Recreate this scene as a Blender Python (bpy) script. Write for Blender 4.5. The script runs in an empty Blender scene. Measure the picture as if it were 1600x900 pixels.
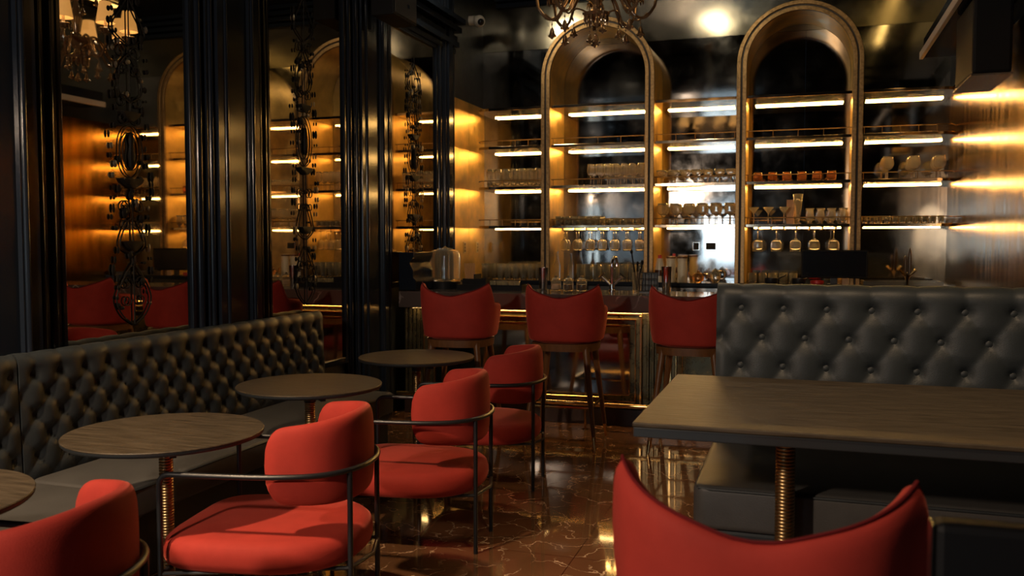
import bpy, bmesh, math, random
from mathutils import Vector, Matrix
from math import sin, cos, pi, radians
random.seed(7)
S = bpy.context.scene
COL = S.collection

# ------------------------------------------------------------------ camera, world, lights, exposure
S.view_settings.view_transform = 'Standard'
S.view_settings.look = 'None'
S.view_settings.exposure = 0.0
S.view_settings.gamma = 1.0
S.view_settings.use_curve_mapping = False
cd = bpy.data.cameras.new('camera')
cd.sensor_width = 36.0
cd.lens = 1375.0 / 1600.0 * 36.0
cd.clip_start = 0.05
cd.dof.use_dof = True
cd.dof.focus_distance = 4.6
cd.dof.aperture_fstop = 4.0
cam = bpy.data.objects.new('camera', cd)
COL.objects.link(cam)
cam.location = (0, 0, 1.5)
cam.rotation_euler = (radians(90 - 3.0), 0, radians(18.13))
S.camera = cam
try:
    S.cycles.max_bounces = 12
    S.cycles.glossy_bounces = 7
    S.cycles.transmission_bounces = 10
    S.cycles.transparent_max_bounces = 12
    S.cycles.diffuse_bounces = 3
    S.cycles.sample_clamp_indirect = 4.0
    S.cycles.blur_glossy = 0.5
    S.cycles.use_denoising = True
except Exception:
    pass
W = bpy.data.worlds.new('world')
S.world = W
W.use_nodes = True
W.node_tree.nodes['Background'].inputs[0].default_value = (0.25, 0.35, 0.5, 1)
W.node_tree.nodes['Background'].inputs[1].default_value = 0.02


def spot(name, loc, target, energy, color, size=60, blend=0.5, radius=0.06):
    l = bpy.data.lights.new(name, 'SPOT')
    l.energy = energy; l.color = color; l.spot_size = radians(size); l.spot_blend = blend
    l.shadow_soft_size = radius
    o = bpy.data.objects.new(name, l)
    COL.objects.link(o)
    o.location = loc
    d = Vector(target) - Vector(loc)
    o.rotation_euler = d.to_track_quat('-Z', 'Y').to_euler()
    return o


KEY = spot('key_spotlight', (-2.35, -0.55, 2.45), (-0.7, 4.0, 0.6), 330, (1.0, 0.75, 0.54), 105, 0.5, 0.085)
GLARE = spot('mirror_spotlight', (-1.62, -0.35, 1.70), (-0.66, 9.35, 1.62), 60, (1.0, 0.90, 0.74), 10, 0.6, 0.07)
BENCH = spot('bench_spotlight', (-2.9, 0.9, 4.2), (-2.9, 3.5, 0.5), 850, (1.0, 0.70, 0.42), 62, 0.7, 0.10)
BOOTH = spot('booth_spotlight', (0.1, 1.9, 4.2), (0.5, 3.3, 0.7), 300, (1.0, 0.70, 0.42), 62, 0.7, 0.10)
STOOL = spot('bar_spotlight', (-3.05, 4.7, 3.9), (-1.9, 6.6, 0.8), 60, (1.0, 0.66, 0.42), 60, 0.7, 0.08)
WALLW = spot('wall_patch_spotlight', (-1.60, -0.35, 2.05), (1.33, 8.1, 1.36), 1300, (1.0, 0.90, 0.72), 7, 0.2, 0.05)
ARCH1 = spot('left_arch_spotlight', (-2.9, 7.5, 4.2), (-1.9, 8.95, 3.45), 60, (1.0, 0.82, 0.52), 70, 0.8, 0.08)
ARCH2 = spot('right_arch_spotlight', (-1.05, 7.5, 4.2), (0.05, 8.95, 3.45), 60, (1.0, 0.82, 0.52), 70, 0.8, 0.08)


# ------------------------------------------------------------------ materials
def newmat(name):
    m = bpy.data.materials.new(name)
    m.use_nodes = True
    return m, m.node_tree, m.node_tree.nodes['Principled BSDF']


def pbr(name, col, rough=0.5, metal=0.0, spec=0.5, coat=0.0, sheen=0.0, emis=None, estr=0.0,
        var=0.0, vscale=6.0, rvar=0.0, bump=0.0, bscale=60.0, stretch=(1, 1, 1), sheentint=None):
    m, nt, b = newmat(name)
    b.inputs['Base Color'].default_value = (*col, 1)
    b.inputs['Roughness'].default_value = rough
    b.inputs['Metallic'].default_value = metal
    b.inputs['Specular IOR Level'].default_value = spec
    b.inputs['Coat Weight'].default_value = coat
    b.inputs['Coat Roughness'].default_value = 0.08
    if sheen:
        b.inputs['Sheen Weight'].default_value = sheen
        b.inputs['Sheen Roughness'].default_value = 0.35
        if sheentint:
            b.inputs['Sheen Tint'].default_value = (*sheentint, 1)
    if emis:
        b.inputs['Emission Color'].default_value = (*emis, 1)
        b.inputs['Emission Strength'].default_value = estr
    if var or rvar or bump:
        tc = nt.nodes.new('ShaderNodeTexCoord')
        mp = nt.nodes.new('ShaderNodeMapping')
        mp.inputs['Scale'].default_value = stretch
        nt.links.new(tc.outputs['Object'], mp.inputs[0])
        n = nt.nodes.new('ShaderNodeTexNoise')
        n.inputs['Scale'].default_value = vscale
        n.inputs['Detail'].default_value = 6
        n.inputs['Roughness'].default_value = 0.65
        nt.links.new(mp.outputs[0], n.inputs['Vector'])
        if var:
            r = nt.nodes.new('ShaderNodeMapRange')
            r.inputs[1].default_value = 0.3; r.inputs[2].default_value = 0.7
            r.inputs[3].default_value = 1 - var; r.inputs[4].default_value = 1 + var
            nt.links.new(n.outputs[0], r.inputs[0])
            mx = nt.nodes.new('ShaderNodeVectorMath'); mx.operation = 'SCALE'
            mx.inputs[0].default_value = col
            nt.links.new(r.outputs[0], mx.inputs['Scale'])
            nt.links.new(mx.outputs[0], b.inputs['Base Color'])
        if rvar:
            r = nt.nodes.new('ShaderNodeMapRange')
            r.inputs[1].default_value = 0.3; r.inputs[2].default_value = 0.7
            r.inputs[3].default_value = max(0.0, rough - rvar); r.inputs[4].default_value = rough + rvar
            nt.links.new(n.outputs[0], r.inputs[0])
            nt.links.new(r.outputs[0], b.inputs['Roughness'])
        if bump:
            n2 = nt.nodes.new('ShaderNodeTexNoise')
            n2.inputs['Scale'].default_value = bscale
            n2.inputs['Detail'].default_value = 4
            nt.links.new(mp.outputs[0], n2.inputs['Vector'])
            bp = nt.nodes.new('ShaderNodeBump')
            bp.inputs['Strength'].default_value = bump
            bp.inputs['Distance'].default_value = 0.01
            nt.links.new(n2.outputs[0], bp.inputs['Height'])
            nt.links.new(bp.outputs[0], b.inputs['Normal'])
    return m


def marble(name, base, vein, rough, scale, tile=None, veinw=0.012):
    m, nt, b = newmat(name)
    tc = nt.nodes.new('ShaderNodeTexCoord')
    src = tc.outputs['Object']

    def noise(scale, detail, vec):
        n = nt.nodes.new('ShaderNodeTexNoise')
        n.inputs['Scale'].default_value = scale; n.inputs['Detail'].default_value = detail
        nt.links.new(vec, n.inputs['Vector'])
        return n
    # warped voronoi edges make the crackled veins
    w = noise(scale * 0.8, 5, src)
    add = nt.nodes.new('ShaderNodeVectorMath'); add.operation = 'MULTIPLY_ADD'
    add.inputs[1].default_value = (0.55, 0.55, 0.55)
    nt.links.new(w.outputs['Color'], add.inputs[0]); nt.links.new(src, add.inputs[2])
    v = nt.nodes.new('ShaderNodeTexVoronoi'); v.feature = 'DISTANCE_TO_EDGE'
    v.inputs['Scale'].default_value = scale
    nt.links.new(add.outputs[0], v.inputs['Vector'])
    r = nt.nodes.new('ShaderNodeMapRange')
    r.inputs[1].default_value = 0.0; r.inputs[2].default_value = veinw
    r.inputs[3].default_value = 1.0; r.inputs[4].default_value = 0.0
    nt.links.new(v.outputs['Distance'], r.inputs[0])
    g = noise(scale * 1.7, 3, src)
    gr = nt.nodes.new('ShaderNodeMapRange')
    gr.inputs[1].default_value = 0.42; gr.inputs[2].default_value = 0.66
    nt.links.new(g.outputs[0], gr.inputs[0])
    mu = nt.nodes.new('ShaderNodeMath'); mu.operation = 'MULTIPLY'
    nt.links.new(r.outputs[0], mu.inputs[0]); nt.links.new(gr.outputs[0], mu.inputs[1])
    cl = noise(scale * 0.5, 7, src)
    c0 = nt.nodes.new('ShaderNodeMixRGB')
    c0.inputs[1].default_value = (*[x * 0.6 for x in base], 1)
    c0.inputs[2].default_value = (*[x * 1.5 for x in base], 1)
    nt.links.new(cl.outputs[0], c0.inputs[0])
    c1 = nt.nodes.new('ShaderNodeMixRGB')
    nt.links.new(mu.outputs[0], c1.inputs[0])
    nt.links.new(c0.outputs[0], c1.inputs[1])
    c1.inputs[2].default_value = (*vein, 1)
    out = c1.outputs[0]
    if tile:
        bt = nt.nodes.new('ShaderNodeTexBrick')
        bt.offset = 0.0
        bt.inputs['Color1'].default_value = (1, 1, 1, 1); bt.inputs['Color2'].default_value = (1, 1, 1, 1)
        bt.inputs['Mortar'].default_value = (0.15, 0.12, 0.1, 1)
        bt.inputs['Scale'].default_value = 1.0
        bt.inputs['Mortar Size'].default_value = 0.0022
        bt.inputs['Brick Width'].default_value = tile; bt.inputs['Row Height'].default_value = tile
        nt.links.new(src, bt.inputs['Vector'])
        mm = nt.nodes.new('ShaderNodeMixRGB'); mm.blend_type = 'MULTIPLY'; mm.inputs[0].default_value = 1
        nt.links.new(out, mm.inputs[1]); nt.links.new(bt.outputs[0], mm.inputs[2])
        out = mm.outputs[0]
    nt.links.new(out, b.inputs['Base Color'])
    b.inputs['Roughness'].default_value = rough
    b.inputs['Specular IOR Level'].default_value = 0.9
    return m


def glassmat(name, col=(1, 1, 1), rough=0.0, ior=1.45, glow_mix=0.085):
    m, nt, b = newmat(name)
    b.inputs['Base Color'].default_value = (*col, 1)
    b.inputs['Transmission Weight'].default_value = 1.0
    b.inputs['Roughness'].default_value = rough
    b.inputs['IOR'].default_value = ior
    out = nt.nodes['Material Output']
    tr = nt.nodes.new('ShaderNodeBsdfTranslucent'); tr.inputs[0].default_value = (*[a * c for a, c in zip((0.98, 0.88, 0.66), col)], 1)
    df = nt.nodes.new('ShaderNodeBsdfDiffuse'); df.inputs[0].default_value = (*[a * c for a, c in zip((0.98, 0.88, 0.66), col)], 1)
    m1 = nt.nodes.new('ShaderNodeMixShader'); m1.inputs[0].default_value = 0.45
    nt.links.new(tr.outputs[0], m1.inputs[1]); nt.links.new(df.outputs[0], m1.inputs[2])
    m2 = nt.nodes.new('ShaderNodeMixShader'); m2.inputs[0].default_value = glow_mix  # shelf-light glow put into the glass as a warm scattering blend
    nt.links.new(b.outputs[0], m2.inputs[1]); nt.links.new(m1.outputs[0], m2.inputs[2])
    nt.links.new(m2.outputs[0], out.inputs[0])
    return m


M = {}
M['lacquer'] = pbr('black_lacquer', (0.010, 0.014, 0.022), 0.15, spec=0.22)
M['lacquer_flat'] = pbr('dark_stone_panel', (0.016, 0.020, 0.026), 0.42, var=0.35, vscale=9, rvar=0.1)
M['mirror'] = pbr('antique_mirror', (0.60, 0.53, 0.44), 0.02, metal=1.0, var=0.12, vscale=3.5, rvar=0.02)
M['smoke_rough'] = pbr('brushed_dark_metal', (0.26, 0.245, 0.20), 0.17, metal=1.0, var=0.25, vscale=3.0, rvar=0.05)
M['smoke'] = pbr('smoked_mirror', (0.42, 0.41, 0.40), 0.07, metal=1.0, var=0.25, vscale=3.0, rvar=0.05)
M['gold'] = pbr('gold_leaf_panel', (0.82, 0.53, 0.15), 0.40, metal=0.8, var=0.22, vscale=5, rvar=0.1)
M['goldwall'] = pbr('brushed_gold_wall', (0.40, 0.225, 0.055), 0.21, metal=1.0, var=0.35, vscale=3, rvar=0.06, bump=0.02, bscale=22, stretch=(3, 3, 0.25))
M['bronze'] = pbr('mottled_bronze', (0.30, 0.19, 0.085), 0.42, metal=0.8, var=0.4, vscale=40, rvar=0.1)
M['groove'] = pbr('dark_groove', (0.02, 0.013, 0.008), 0.6)
M['brass'] = pbr('polished_brass', (0.78, 0.55, 0.24), 0.16, metal=1.0)
M['oldbrass'] = pbr('aged_brass', (0.42, 0.29, 0.14), 0.33, metal=1.0, var=0.2, vscale=30)
M['olive'] = pbr('olive_bronze_panel', (0.10, 0.082, 0.042), 0.28, metal=0.7, var=0.25, vscale=8, rvar=0.08)
M['steel'] = pbr('brushed_steel', (0.42, 0.42, 0.42), 0.22, metal=1.0)
M['satin'] = pbr('satin_aluminium', (0.75, 0.70, 0.62), 0.45, metal=0.35)
M['chrome'] = pbr('chrome', (0.75, 0.73, 0.7), 0.08, metal=1.0)
M['shelf'] = pbr('shelf_metal', (0.62, 0.52, 0.40), 0.10, metal=1.0, rvar=0.03, vscale=5)
M['led'] = pbr('led_warm', (1, 0.8, 0.5), 0.5, emis=(1.0, 0.56, 0.155), estr=95)
M['led_low'] = pbr('led_warm_low', (1, 0.8, 0.5), 0.5, emis=(1.0, 0.56, 0.155), estr=60)
M['led_bar'] = pbr('led_under_bar', (1, 0.8, 0.5), 0.5, emis=(1.0, 0.60, 0.22), estr=30)
M['cove'] = pbr('cove_light', (1, 0.8, 0.5), 0.5, emis=(1.0, 0.6, 0.16), estr=5)
M['velvet'] = pbr('red_velvet', (0.36, 0.034, 0.024), 0.75, spec=0.2, sheen=0.45, sheentint=(1.0, 0.25, 0.18), var=0.12, vscale=7, bump=0.08, bscale=250)
M['velvet_dark'] = pbr('red_velvet_piping', (0.12, 0.006, 0.008), 0.8, spec=0.2)
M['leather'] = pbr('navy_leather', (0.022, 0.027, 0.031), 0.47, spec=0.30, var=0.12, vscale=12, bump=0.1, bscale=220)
M['leather_lit'] = pbr('navy_leather_lit', (0.062, 0.060, 0.058), 0.48, spec=0.35, var=0.12, vscale=7, bump=0.1, bscale=220)  # lighter copy of the leather; overhead light on seats put into its colour
M['black'] = pbr('black_metal', (0.012, 0.013, 0.016), 0.35, spec=0.6)
M['matte'] = pbr('matte_black', (0.004, 0.0045, 0.006), 0.6, spec=0.2)
M['tabletop'] = pbr('dark_oak_top', (0.052, 0.039, 0.025), 0.50, spec=0.35, var=0.5, vscale=5, bump=0.25, bscale=10, stretch=(1.2, 9, 4), rvar=0.08)
M['tableedge'] = pbr('shaded_table_edge', (0.020, 0.024, 0.028), 0.4)  # dark tone puts shade into the table edges; caddy body shares it
M['wood'] = pbr('orange_oak', (0.15, 0.062, 0.020), 0.38, var=0.25, vscale=8, stretch=(5, 5, 1))
M['darkwood'] = pbr('dark_walnut', (0.040, 0.020, 0.012), 0.32, var=0.25, vscale=8, stretch=(5, 5, 1))
M['floor'] = marble('brown_marble_floor', (0.125, 0.058, 0.026), (0.8, 0.55, 0.36), 0.06, 4.2, tile=1.0, veinw=0.02)
M['marble'] = marble('dark_marble_counter', (0.085, 0.066, 0.060), (0.55, 0.48, 0.44), 0.10, 2.2, veinw=0.02)
M['ceil'] = pbr('dark_lacquer_ceiling', (0.030, 0.026, 0.020), 0.16, metal=0.4, var=0.2, vscale=3, rvar=0.06)
M['glass'] = glassmat('clear_glass')
M['amber'] = glassmat('amber_glass', (1.0, 0.62, 0.34))
M['shade'] = pbr('lit_fabric_shade', (0.7, 0.5, 0.3), 0.8, emis=(1.0, 0.50, 0.13), estr=0.75)
M['bulb'] = pbr('lit_bulb', (1, 0.9, 0.7), 0.5, emis=(1.0, 0.72, 0.36), estr=14)
M['smokeglass'] = pbr('smoked_crystal', (0.20, 0.13, 0.075), 0.08, spec=1.0, metal=0.35, coat=1.0)
M['white'] = pbr('white_plastic', (0.7, 0.66, 0.6), 0.4)
M['lens'] = pbr('black_lens', (0.004, 0.004, 0.005), 0.05, spec=0.8)
M['iron'] = pbr('wrought_iron', (0.008, 0.007, 0.006), 0.6, spec=0.15)
M['silver'] = pbr('silvered_leaf', (0.30, 0.27, 0.22), 0.35, metal=0.9)
M['paper'] = pbr('paper_straw', (0.62, 0.36, 0.18), 0.6)
M['cream'] = pbr('cream_ceramic', (0.72, 0.62, 0.45), 0.35)
M['redplastic'] = pbr('red_ceramic', (0.55, 0.03, 0.03), 0.3)
M['fill_glow'] = pbr('cool_fill_pane', (0.5, 0.6, 0.7), 0.3, emis=(0.66, 0.86, 1.0), estr=5.0)  # glow of the added window, gives the cool fill
M['downlight'] = pbr('downlight_lens', (1, 0.9, 0.7), 0.4, emis=(1.0, 0.84, 0.60), estr=60.0)
M['plate'] = pbr('pale_brass_plate', (0.75, 0.58, 0.28), 0.5, metal=0.3)
M['coffee'] = pbr('brown_syrup', (0.08, 0.03, 0.015), 0.2)
M['sugar'] = pbr('beige_sugar', (0.5, 0.33, 0.2), 0.7)
M['screen'] = pbr('dark_screen', (0.006, 0.008, 0.014), 0.12)


# ------------------------------------------------------------------ mesh helpers
def empty(name, loc=(0, 0, 0), rz=0.0):
    o = bpy.data.objects.new(name, None)
    o.empty_display_size = 0.1
    COL.objects.link(o)
    o.location = loc
    o.rotation_euler = (0, 0, rz)
    return o


def tag(o, label=None, cat=None, group=None, kind=None):
    if label: o['label'] = label
    if cat: o['category'] = cat
    if group: o['group'] = group
    if kind: o['kind'] = kind
    return o


def thing(name, label, cat, loc=(0, 0, 0), rz=0.0, group=None):
    return tag(empty(name, loc, rz), label, cat, group)


class MB:
    def __init__(s):
        s.v = []; s.f = []

    def box(s, x0, x1, y0, y1, z0, z1):
        b = len(s.v)
        s.v += [(x0, y0, z0), (x1, y0, z0), (x1, y1, z0), (x0, y1, z0), (x0, y0, z1), (x1, y0, z1), (x1, y1, z1), (x0, y1, z1)]
        s.f += [tuple(b + i for i in q) for q in ((0, 3, 2, 1), (4, 5, 6, 7), (0, 1, 5, 4), (1, 2, 6, 5), (2, 3, 7, 6), (3, 0, 4, 7))]
        return s

    def loft(s, rings, closed=True, cap=True, loop=False):
        b = len(s.v); n = len(rings[0]); k = len(rings)
        for r in rings: s.v += [tuple(p) for p in r]
        for i in range(k if loop else k - 1):
            for j in range(n if closed else n - 1):
                a = b + i * n + j; c = b + i * n + (j + 1) % n
                i2 = (i + 1) % k
                d = b + i2 * n + (j + 1) % n; e = b + i2 * n + j
                s.f.append((a, c, d, e))
        if cap and not loop and closed:
            s.f.append(tuple(b + j for j in reversed(range(n))))
            s.f.append(tuple(b + (k - 1) * n + j for j in range(n)))
        return s

    def lathe(s, prof, cx=0, cy=0, cz=0, n=24, cap=True):
        rings = [[(cx + r * cos(2 * pi * j / n), cy + r * sin(2 * pi * j / n), cz + z) for j in range(n)] for r, z in prof]
        return s.loft(rings, cap=cap)

    def tube(s, pts, r, n=8, loop=False, r2=None):
        pts = [Vector(p) for p in pts]
        rings = []
        k = len(pts)
        up = None
        for i, p in enumerate(pts):
            if loop: t = pts[(i + 1) % k] - pts[i - 1]
            else: t = pts[min(i + 1, k - 1)] - pts[max(i - 1, 0)]
            if t.length < 1e-9: t = Vector((0, 0, 1))
            t.normalize()
            if up is None:
                up = t.orthogonal().normalized()
            else:
                up = (up - t * up.dot(t))
                up = up.normalized() if up.length > 1e-6 else t.orthogonal().normalized()
            q = t.cross(up)
            rr = r if r2 is None else r + (r2 - r) * i / max(1, k - 1)
            rings.append([p + (up * cos(2 * pi * j / n) + q * sin(2 * pi * j / n)) * rr for j in range(n)])
        return s.loft(rings, loop=loop)

    def ball(s, c, r, n=10, m=6, sz=1.0):
        prof = [(max(1e-4, r * sin(pi * i / m)), -r * sz * cos(pi * i / m)) for i in range(m + 1)]
        return s.lathe(prof, c[0], c[1], c[2], n, cap=False)

    def prism(s, poly, z0, z1, plane='xy'):
        def P(a, b, c):
            return {'xy': (a, b, c), 'xz': (a, c, b), 'yz': (c, a, b)}[plane]
        r0 = [P(a, b, z0) for a, b in poly]; r1 = [P(a, b, z1) for a, b in poly]
        return s.loft([r0, r1])

    def mesh(s, name):
        me = bpy.data.meshes.new(name)
        me.from_pydata(s.v, [], s.f)
        bm = bmesh.new(); bm.from_mesh(me)
        bmesh.ops.recalc_face_normals(bm, faces=bm.faces)
        bm.to_mesh(me); bm.free()
        return me

    def build(s, name, mat, parent=None, smooth=False, bevel=0.0, loc=None, rot=None, seg=2, subsurf=0, kind=None, label=None):
        me = s.mesh(name)
        me.materials.append(M[mat] if isinstance(mat, str) else mat)
        if smooth:
            for p in me.polygons: p.use_smooth = True
        o = bpy.data.objects.new(name, me)
        COL.objects.link(o)
        if parent: o.parent = parent
        if loc: o.location = loc
        if rot: o.rotation_euler = rot
        if bevel:
            md = o.modifiers.new('bevel', 'BEVEL'); md.width = bevel; md.segments = seg
            md.limit_method = 'ANGLE'; md.angle_limit = radians(40)
        if subsurf:
            md = o.modifiers.new('sub', 'SUBSURF'); md.levels = subsurf; md.render_levels = subsurf
        if smooth and not subsurf:
            try:
                me.set_sharp_from_angle(angle=radians(42))
            except Exception:
                pass
        if kind: o['kind'] = kind
        if label: o['label'] = label
        return o


def children(o): return [c for c in bpy.data.objects if c.parent == o]


def copy_tree(o, parent=None):
    c = o.copy(); COL.objects.link(c)
    if parent is not None:
        c.parent = parent
    for ch in list(o.children):
        copy_tree(ch, c)
    return c


def catmull(pts, k=6, loop=False):
    pts = [Vector(p) for p in pts]; n = len(pts); out = []
    rng = range(n if loop else n - 1)
    for i in rng:
        if loop: a, b, c, d = pts[i - 1], pts[i], pts[(i + 1) % n], pts[(i + 2) % n]
        else: a, b, c, d = pts[max(i - 1, 0)], pts[i], pts[i + 1], pts[min(i + 2, n - 1)]
        for j in range(k):
            t = j / k
            out.append(0.5 * ((2 * b) + (c - a) * t + (2 * a - 5 * b + 4 * c - d) * t * t + (3 * b - a - 3 * c + d) * t ** 3))
    if not loop: out.append(pts[-1])
    return out


ORD = ['first', 'second', 'third', 'fourth', 'fifth', 'sixth', 'seventh', 'eighth', 'ninth', 'tenth', 'eleventh', 'twelfth', 'thirteenth']

# ------------------------------------------------------------------ room shell
XL, YB, XR, ZC = -3.4, 9.35, 1.33, 4.3
MB().box(XL - 0.2, 3.3, -4.2, YB + 0.2, -0.1, 0).build('floor', 'floor', kind='structure')
MB().box(XL - 0.2, 3.3, -4.2, YB + 0.2, ZC, ZC + 0.1).build('ceiling', 'ceil', kind='structure')
m = MB(); m.box(XL - 0.2, XL, -4.2, YB + 0.2, 0, ZC); m.build('wall_left', 'lacquer_flat', kind='structure')
m = MB()
for (z0, z1) in ((0, 1.055), (1.101, 3.60)):
    xs = [XL, -2.72, -1.30, 0.02, XR + 0.1]
    for a, b in zip(xs[:-1], xs[1:]):
        m.box(a + 0.0012, b - 0.0012, YB, YB + 0.2, z0, z1)
m.build('wall_back', 'smoke', kind='structure')
MB().box(XL, XR + 0.1, YB, YB + 0.2, 3.603, ZC).build('wall_back_upper', 'smoke_rough', kind='structure')
MB().box(XR, XR + 0.2, 5.0, YB + 0.2, 0, 2.95).build('wall_right', 'goldwall', kind='structure')
MB().box(XR, XR + 0.2, 5.0, YB + 0.2, 2.95, ZC).build('wall_right_upper', 'lacquer_flat', kind='structure')
MB().box(XR + 0.2, 3.3, 5.0, 5.2, 0, ZC).build('wall_return', 'lacquer_flat', kind='structure')
MB().box(3.1, 3.3, -4.2, 5.0, 0, ZC).build('wall_far_right', 'lacquer_flat', kind='structure')
MB().box(XL, 3.1, -4.2, -4.0, 0, ZC).build('wall_front', 'lacquer_flat', kind='structure')
# gold panel of the alcove on the left wall, with a dark one above
m = MB(); m.box(XL, XL + 0.012, 8.40, 8.86, 1.1, 2.98); m.box(XL, XL + 0.012, 8.863, YB, 1.1, 2.98)
m.build('wall_left_gold_panel', 'gold', kind='structure')

# unseen window behind the camera, added as a cool fill light
w = thing('added_fill_window_1', None, None); w['kind'] = 'structure'
MB().box(-2.35, -1.45, -3.995, -3.985, 0.95, 2.45).build('pane', 'fill_glow', w)
m = MB()
for b in ((-2.41, -2.35, 0.89, 2.51), (-1.45, -1.39, 0.89, 2.51), (-2.35, -1.45, 0.89, 0.95), (-2.35, -1.45, 2.45, 2.51), (-1.92, -1.88, 0.95, 2.45)):
    m.box(b[0], b[1], -3.999, -3.95, b[2], b[3])
m.build('fill_window_frame', 'lacquer', w)


# mirrors on the left wall and the fluted pilasters between them
def pilaster(y0, y1, idx, label):
    # profile in (y, x-offset) across the pilaster: stepped and beaded, extruded upward
    Wd = y1 - y0
    prof = [(0, 0)]

    def bead(c, r, base, k=7):
        return [(c - r * cos(pi * i / k), base + r * sin(pi * i / k)) for i in range(k + 1)]
    prof += [(0.0, 0.03)]
    prof += bead(0.045, 0.022, 0.03)
    prof += [(0.09, 0.03), (0.095, 0.055)]
    prof += bead(0.13, 0.016, 0.055)
    prof += [(0.16, 0.055), (0.165, 0.085), (0.20, 0.085)]
    c = Wd / 2
    a = 0.22
    b = Wd - 0.22
    if b - a > 0.12:
        prof += bead(a + 0.02, 0.014, 0.085)
        prof += [(a + 0.045, 0.085), (a + 0.05, 0.065), (b - 0.05, 0.065), (b - 0.045, 0.085)]
        prof += bead(b - 0.02, 0.014, 0.085)
    mir = [(Wd - y, x) for y, x in reversed([p for p in prof if p[0] <= 0.205])]
    prof += mir
    m = MB()
    poly = [(XL + x, y0 + y) for y, x in prof]
    m.prism(poly, 0.0, ZC, 'xy')
    o = m.build('trim_%d' % idx, 'lacquer', smooth=True, kind='structure', label=label)
    return o


pilaster(2.10, 3.335, 1, 'wide black lacquered fluted pilaster at the left edge')
pilaster(4.33, 5.08, 2, 'black fluted pilaster between the first and second mirror')
pilaster(6.15, 6.92, 3, 'black fluted pilaster where the bar counter meets the wall')
pilaster(7.97, 8.40, 4, 'narrow black fluted pilaster beside the gold alcove panel')
# crown and mirror-head mouldings
m = MB()
for k, (z, x) in enumerate(((3.40, 0.05), (3.46, 0.09), (3.52, 0.07), (3.60, 0.12), (3.68, 0.16))):
    m.box(XL, XL + x, -4.0, 8.40, z, z + 0.05)
m.build('trim_5', 'lacquer', kind='structure')
MIR = [(3.335, 4.33, 0.55, 3.40, 'tall antique mirror between the two leftmost pilasters'),
       (5.08, 6.15, 0.55, 3.40, 'tall antique mirror behind the far end of the tufted bench'),
       (6.92, 7.97, 1.10, 3.40, 'antique mirror standing directly above the marble bar counter')]
for y0, y1, z0, z1, lab in MIR:
    t = thing('wall_mirror', lab, 'mirror', (XL, (y0 + y1) / 2, z0), group='mirrors along the left wall')
    h = (y1 - y0) / 2 - 0.004
    MB().box(0.002, 0.014, -h, h, 0, z1 - z0 - 0.002).build('mirror_glass', 'mirror', t)
    m = MB()
    for s in (-1, 1):
        m.box(0.002, 0.035, min(s * h, s * (h - 0.03)), max(s * h, s * (h - 0.03)), 0, z1 - z0 - 0.002)
    m.box(0.002, 0.035, -h, h, z1 - z0 - 0.04, z1 - z0 - 0.002)
    m.box(0.002, 0.03, -h, h, 0, 0.05)
    m.build('mirror_frame', 'lacquer', t, bevel=0.006)
# moulded plinth block above the counter at the foot of the third pilaster
m = MB()
m.prism([(XL + 0.10, 1.085), (XL + 0.26, 1.085), (XL + 0.26, 1.17), (XL + 0.235, 1.19), (XL + 0.235, 1.25), (XL + 0.20, 1.32), (XL + 0.24, 1.37), (XL + 0.24, 1.41), (XL + 0.10, 1.41)], 6.93, 7.36, 'xz')
m.build('trim_6', 'lacquer', kind='structure', bevel=0.004)

# dark ceiling beams across the room (seen reflected in the smoked mirror)
for i, (y0, y1, zb) in enumerate(((4.35, 5.15, 3.75), (1.1, 1.8, 3.8), (-2.0, -1.3, 3.8))):
    m = MB()
    m.box(XL + 0.17, 3.1 if y1 < 5 else XR, y0, y1, zb + 0.22, ZC)
    m.box(XL + 0.17, 3.1 if y1 < 5 else XR, y0 + 0.06, y1 - 0.06, zb + 0.1, zb + 0.22)
    m.box(XL + 0.17, 3.1 if y1 < 5 else XR, y0 + 0.14, y1 - 0.14, zb, zb + 0.1)
    m.build('trim_%d' % (7 + i), 'lacquer', kind='structure', bevel=0.015)
m = MB()
for k in range(4):
    m.box(XL + 0.16, XR, YB - 0.05 - 0.05 * k, YB, ZC - 0.05 - 0.06 * (3 - k), ZC - 0.06 * (3 - k))
m.build('trim_10', 'lacquer', kind='structure', bevel=0.01)

# glowing cove strip along the ceiling and two ceiling downlights
t = thing('cove_light', 'warm glowing strip light running along the dark ceiling near the gold wall', 'light', (0.98, 6.6, ZC))
MB().box(-0.035, 0.035, -1.4, 2.0, -0.03, -0.012).build('light_strip', 'cove', t)
MB().box(-0.06, 0.06, -1.42, 2.02, -0.012, 0.0).build('housing', 'black', t)
for x, y, lab in ((-1.12, 7.3, 'round ceiling downlight mirrored above the middle of the back bar'), (-2.95, 7.3, 'round ceiling downlight mirrored above the left end of the back bar')):
    t = thing('ceiling_light', lab, 'light', (x, y, ZC), group='downlights over the bar')
    MB().lathe([(0.001, -0.012), (0.13, -0.012), (0.13, -0.004), (0.001, -0.004)], n=28).build('lens', 'downlight', t)
    MB().lathe([(0.13, 0), (0.13, -0.02), (0.17, -0.02), (0.18, 0)], n=28).build('ring', 'oldbrass', t, smooth=True)

# ------------------------------------------------------------------ back bar: counter, arches, shelves
t = thing('back_counter', 'dark back counter under the arches, black front edge and a grey fridge panel', 'counter', (0, 0, 0))
MB().box(XL + 0.001, XR - 0.001, 8.70, YB - 0.002, 1.06, 1.10).build('worktop', 'lacquer', t, bevel=0.004)
MB().box(XL + 0.001, XR - 0.001, 8.76, YB - 0.002, 0.0, 1.058).build('cabinet', 'lacquer_flat', t)
MB().box(-1.35, -0.35, 8.735, 8.76, 0.15, 1.05).build('fridge_panel', 'steel', t, bevel=0.004)


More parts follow.
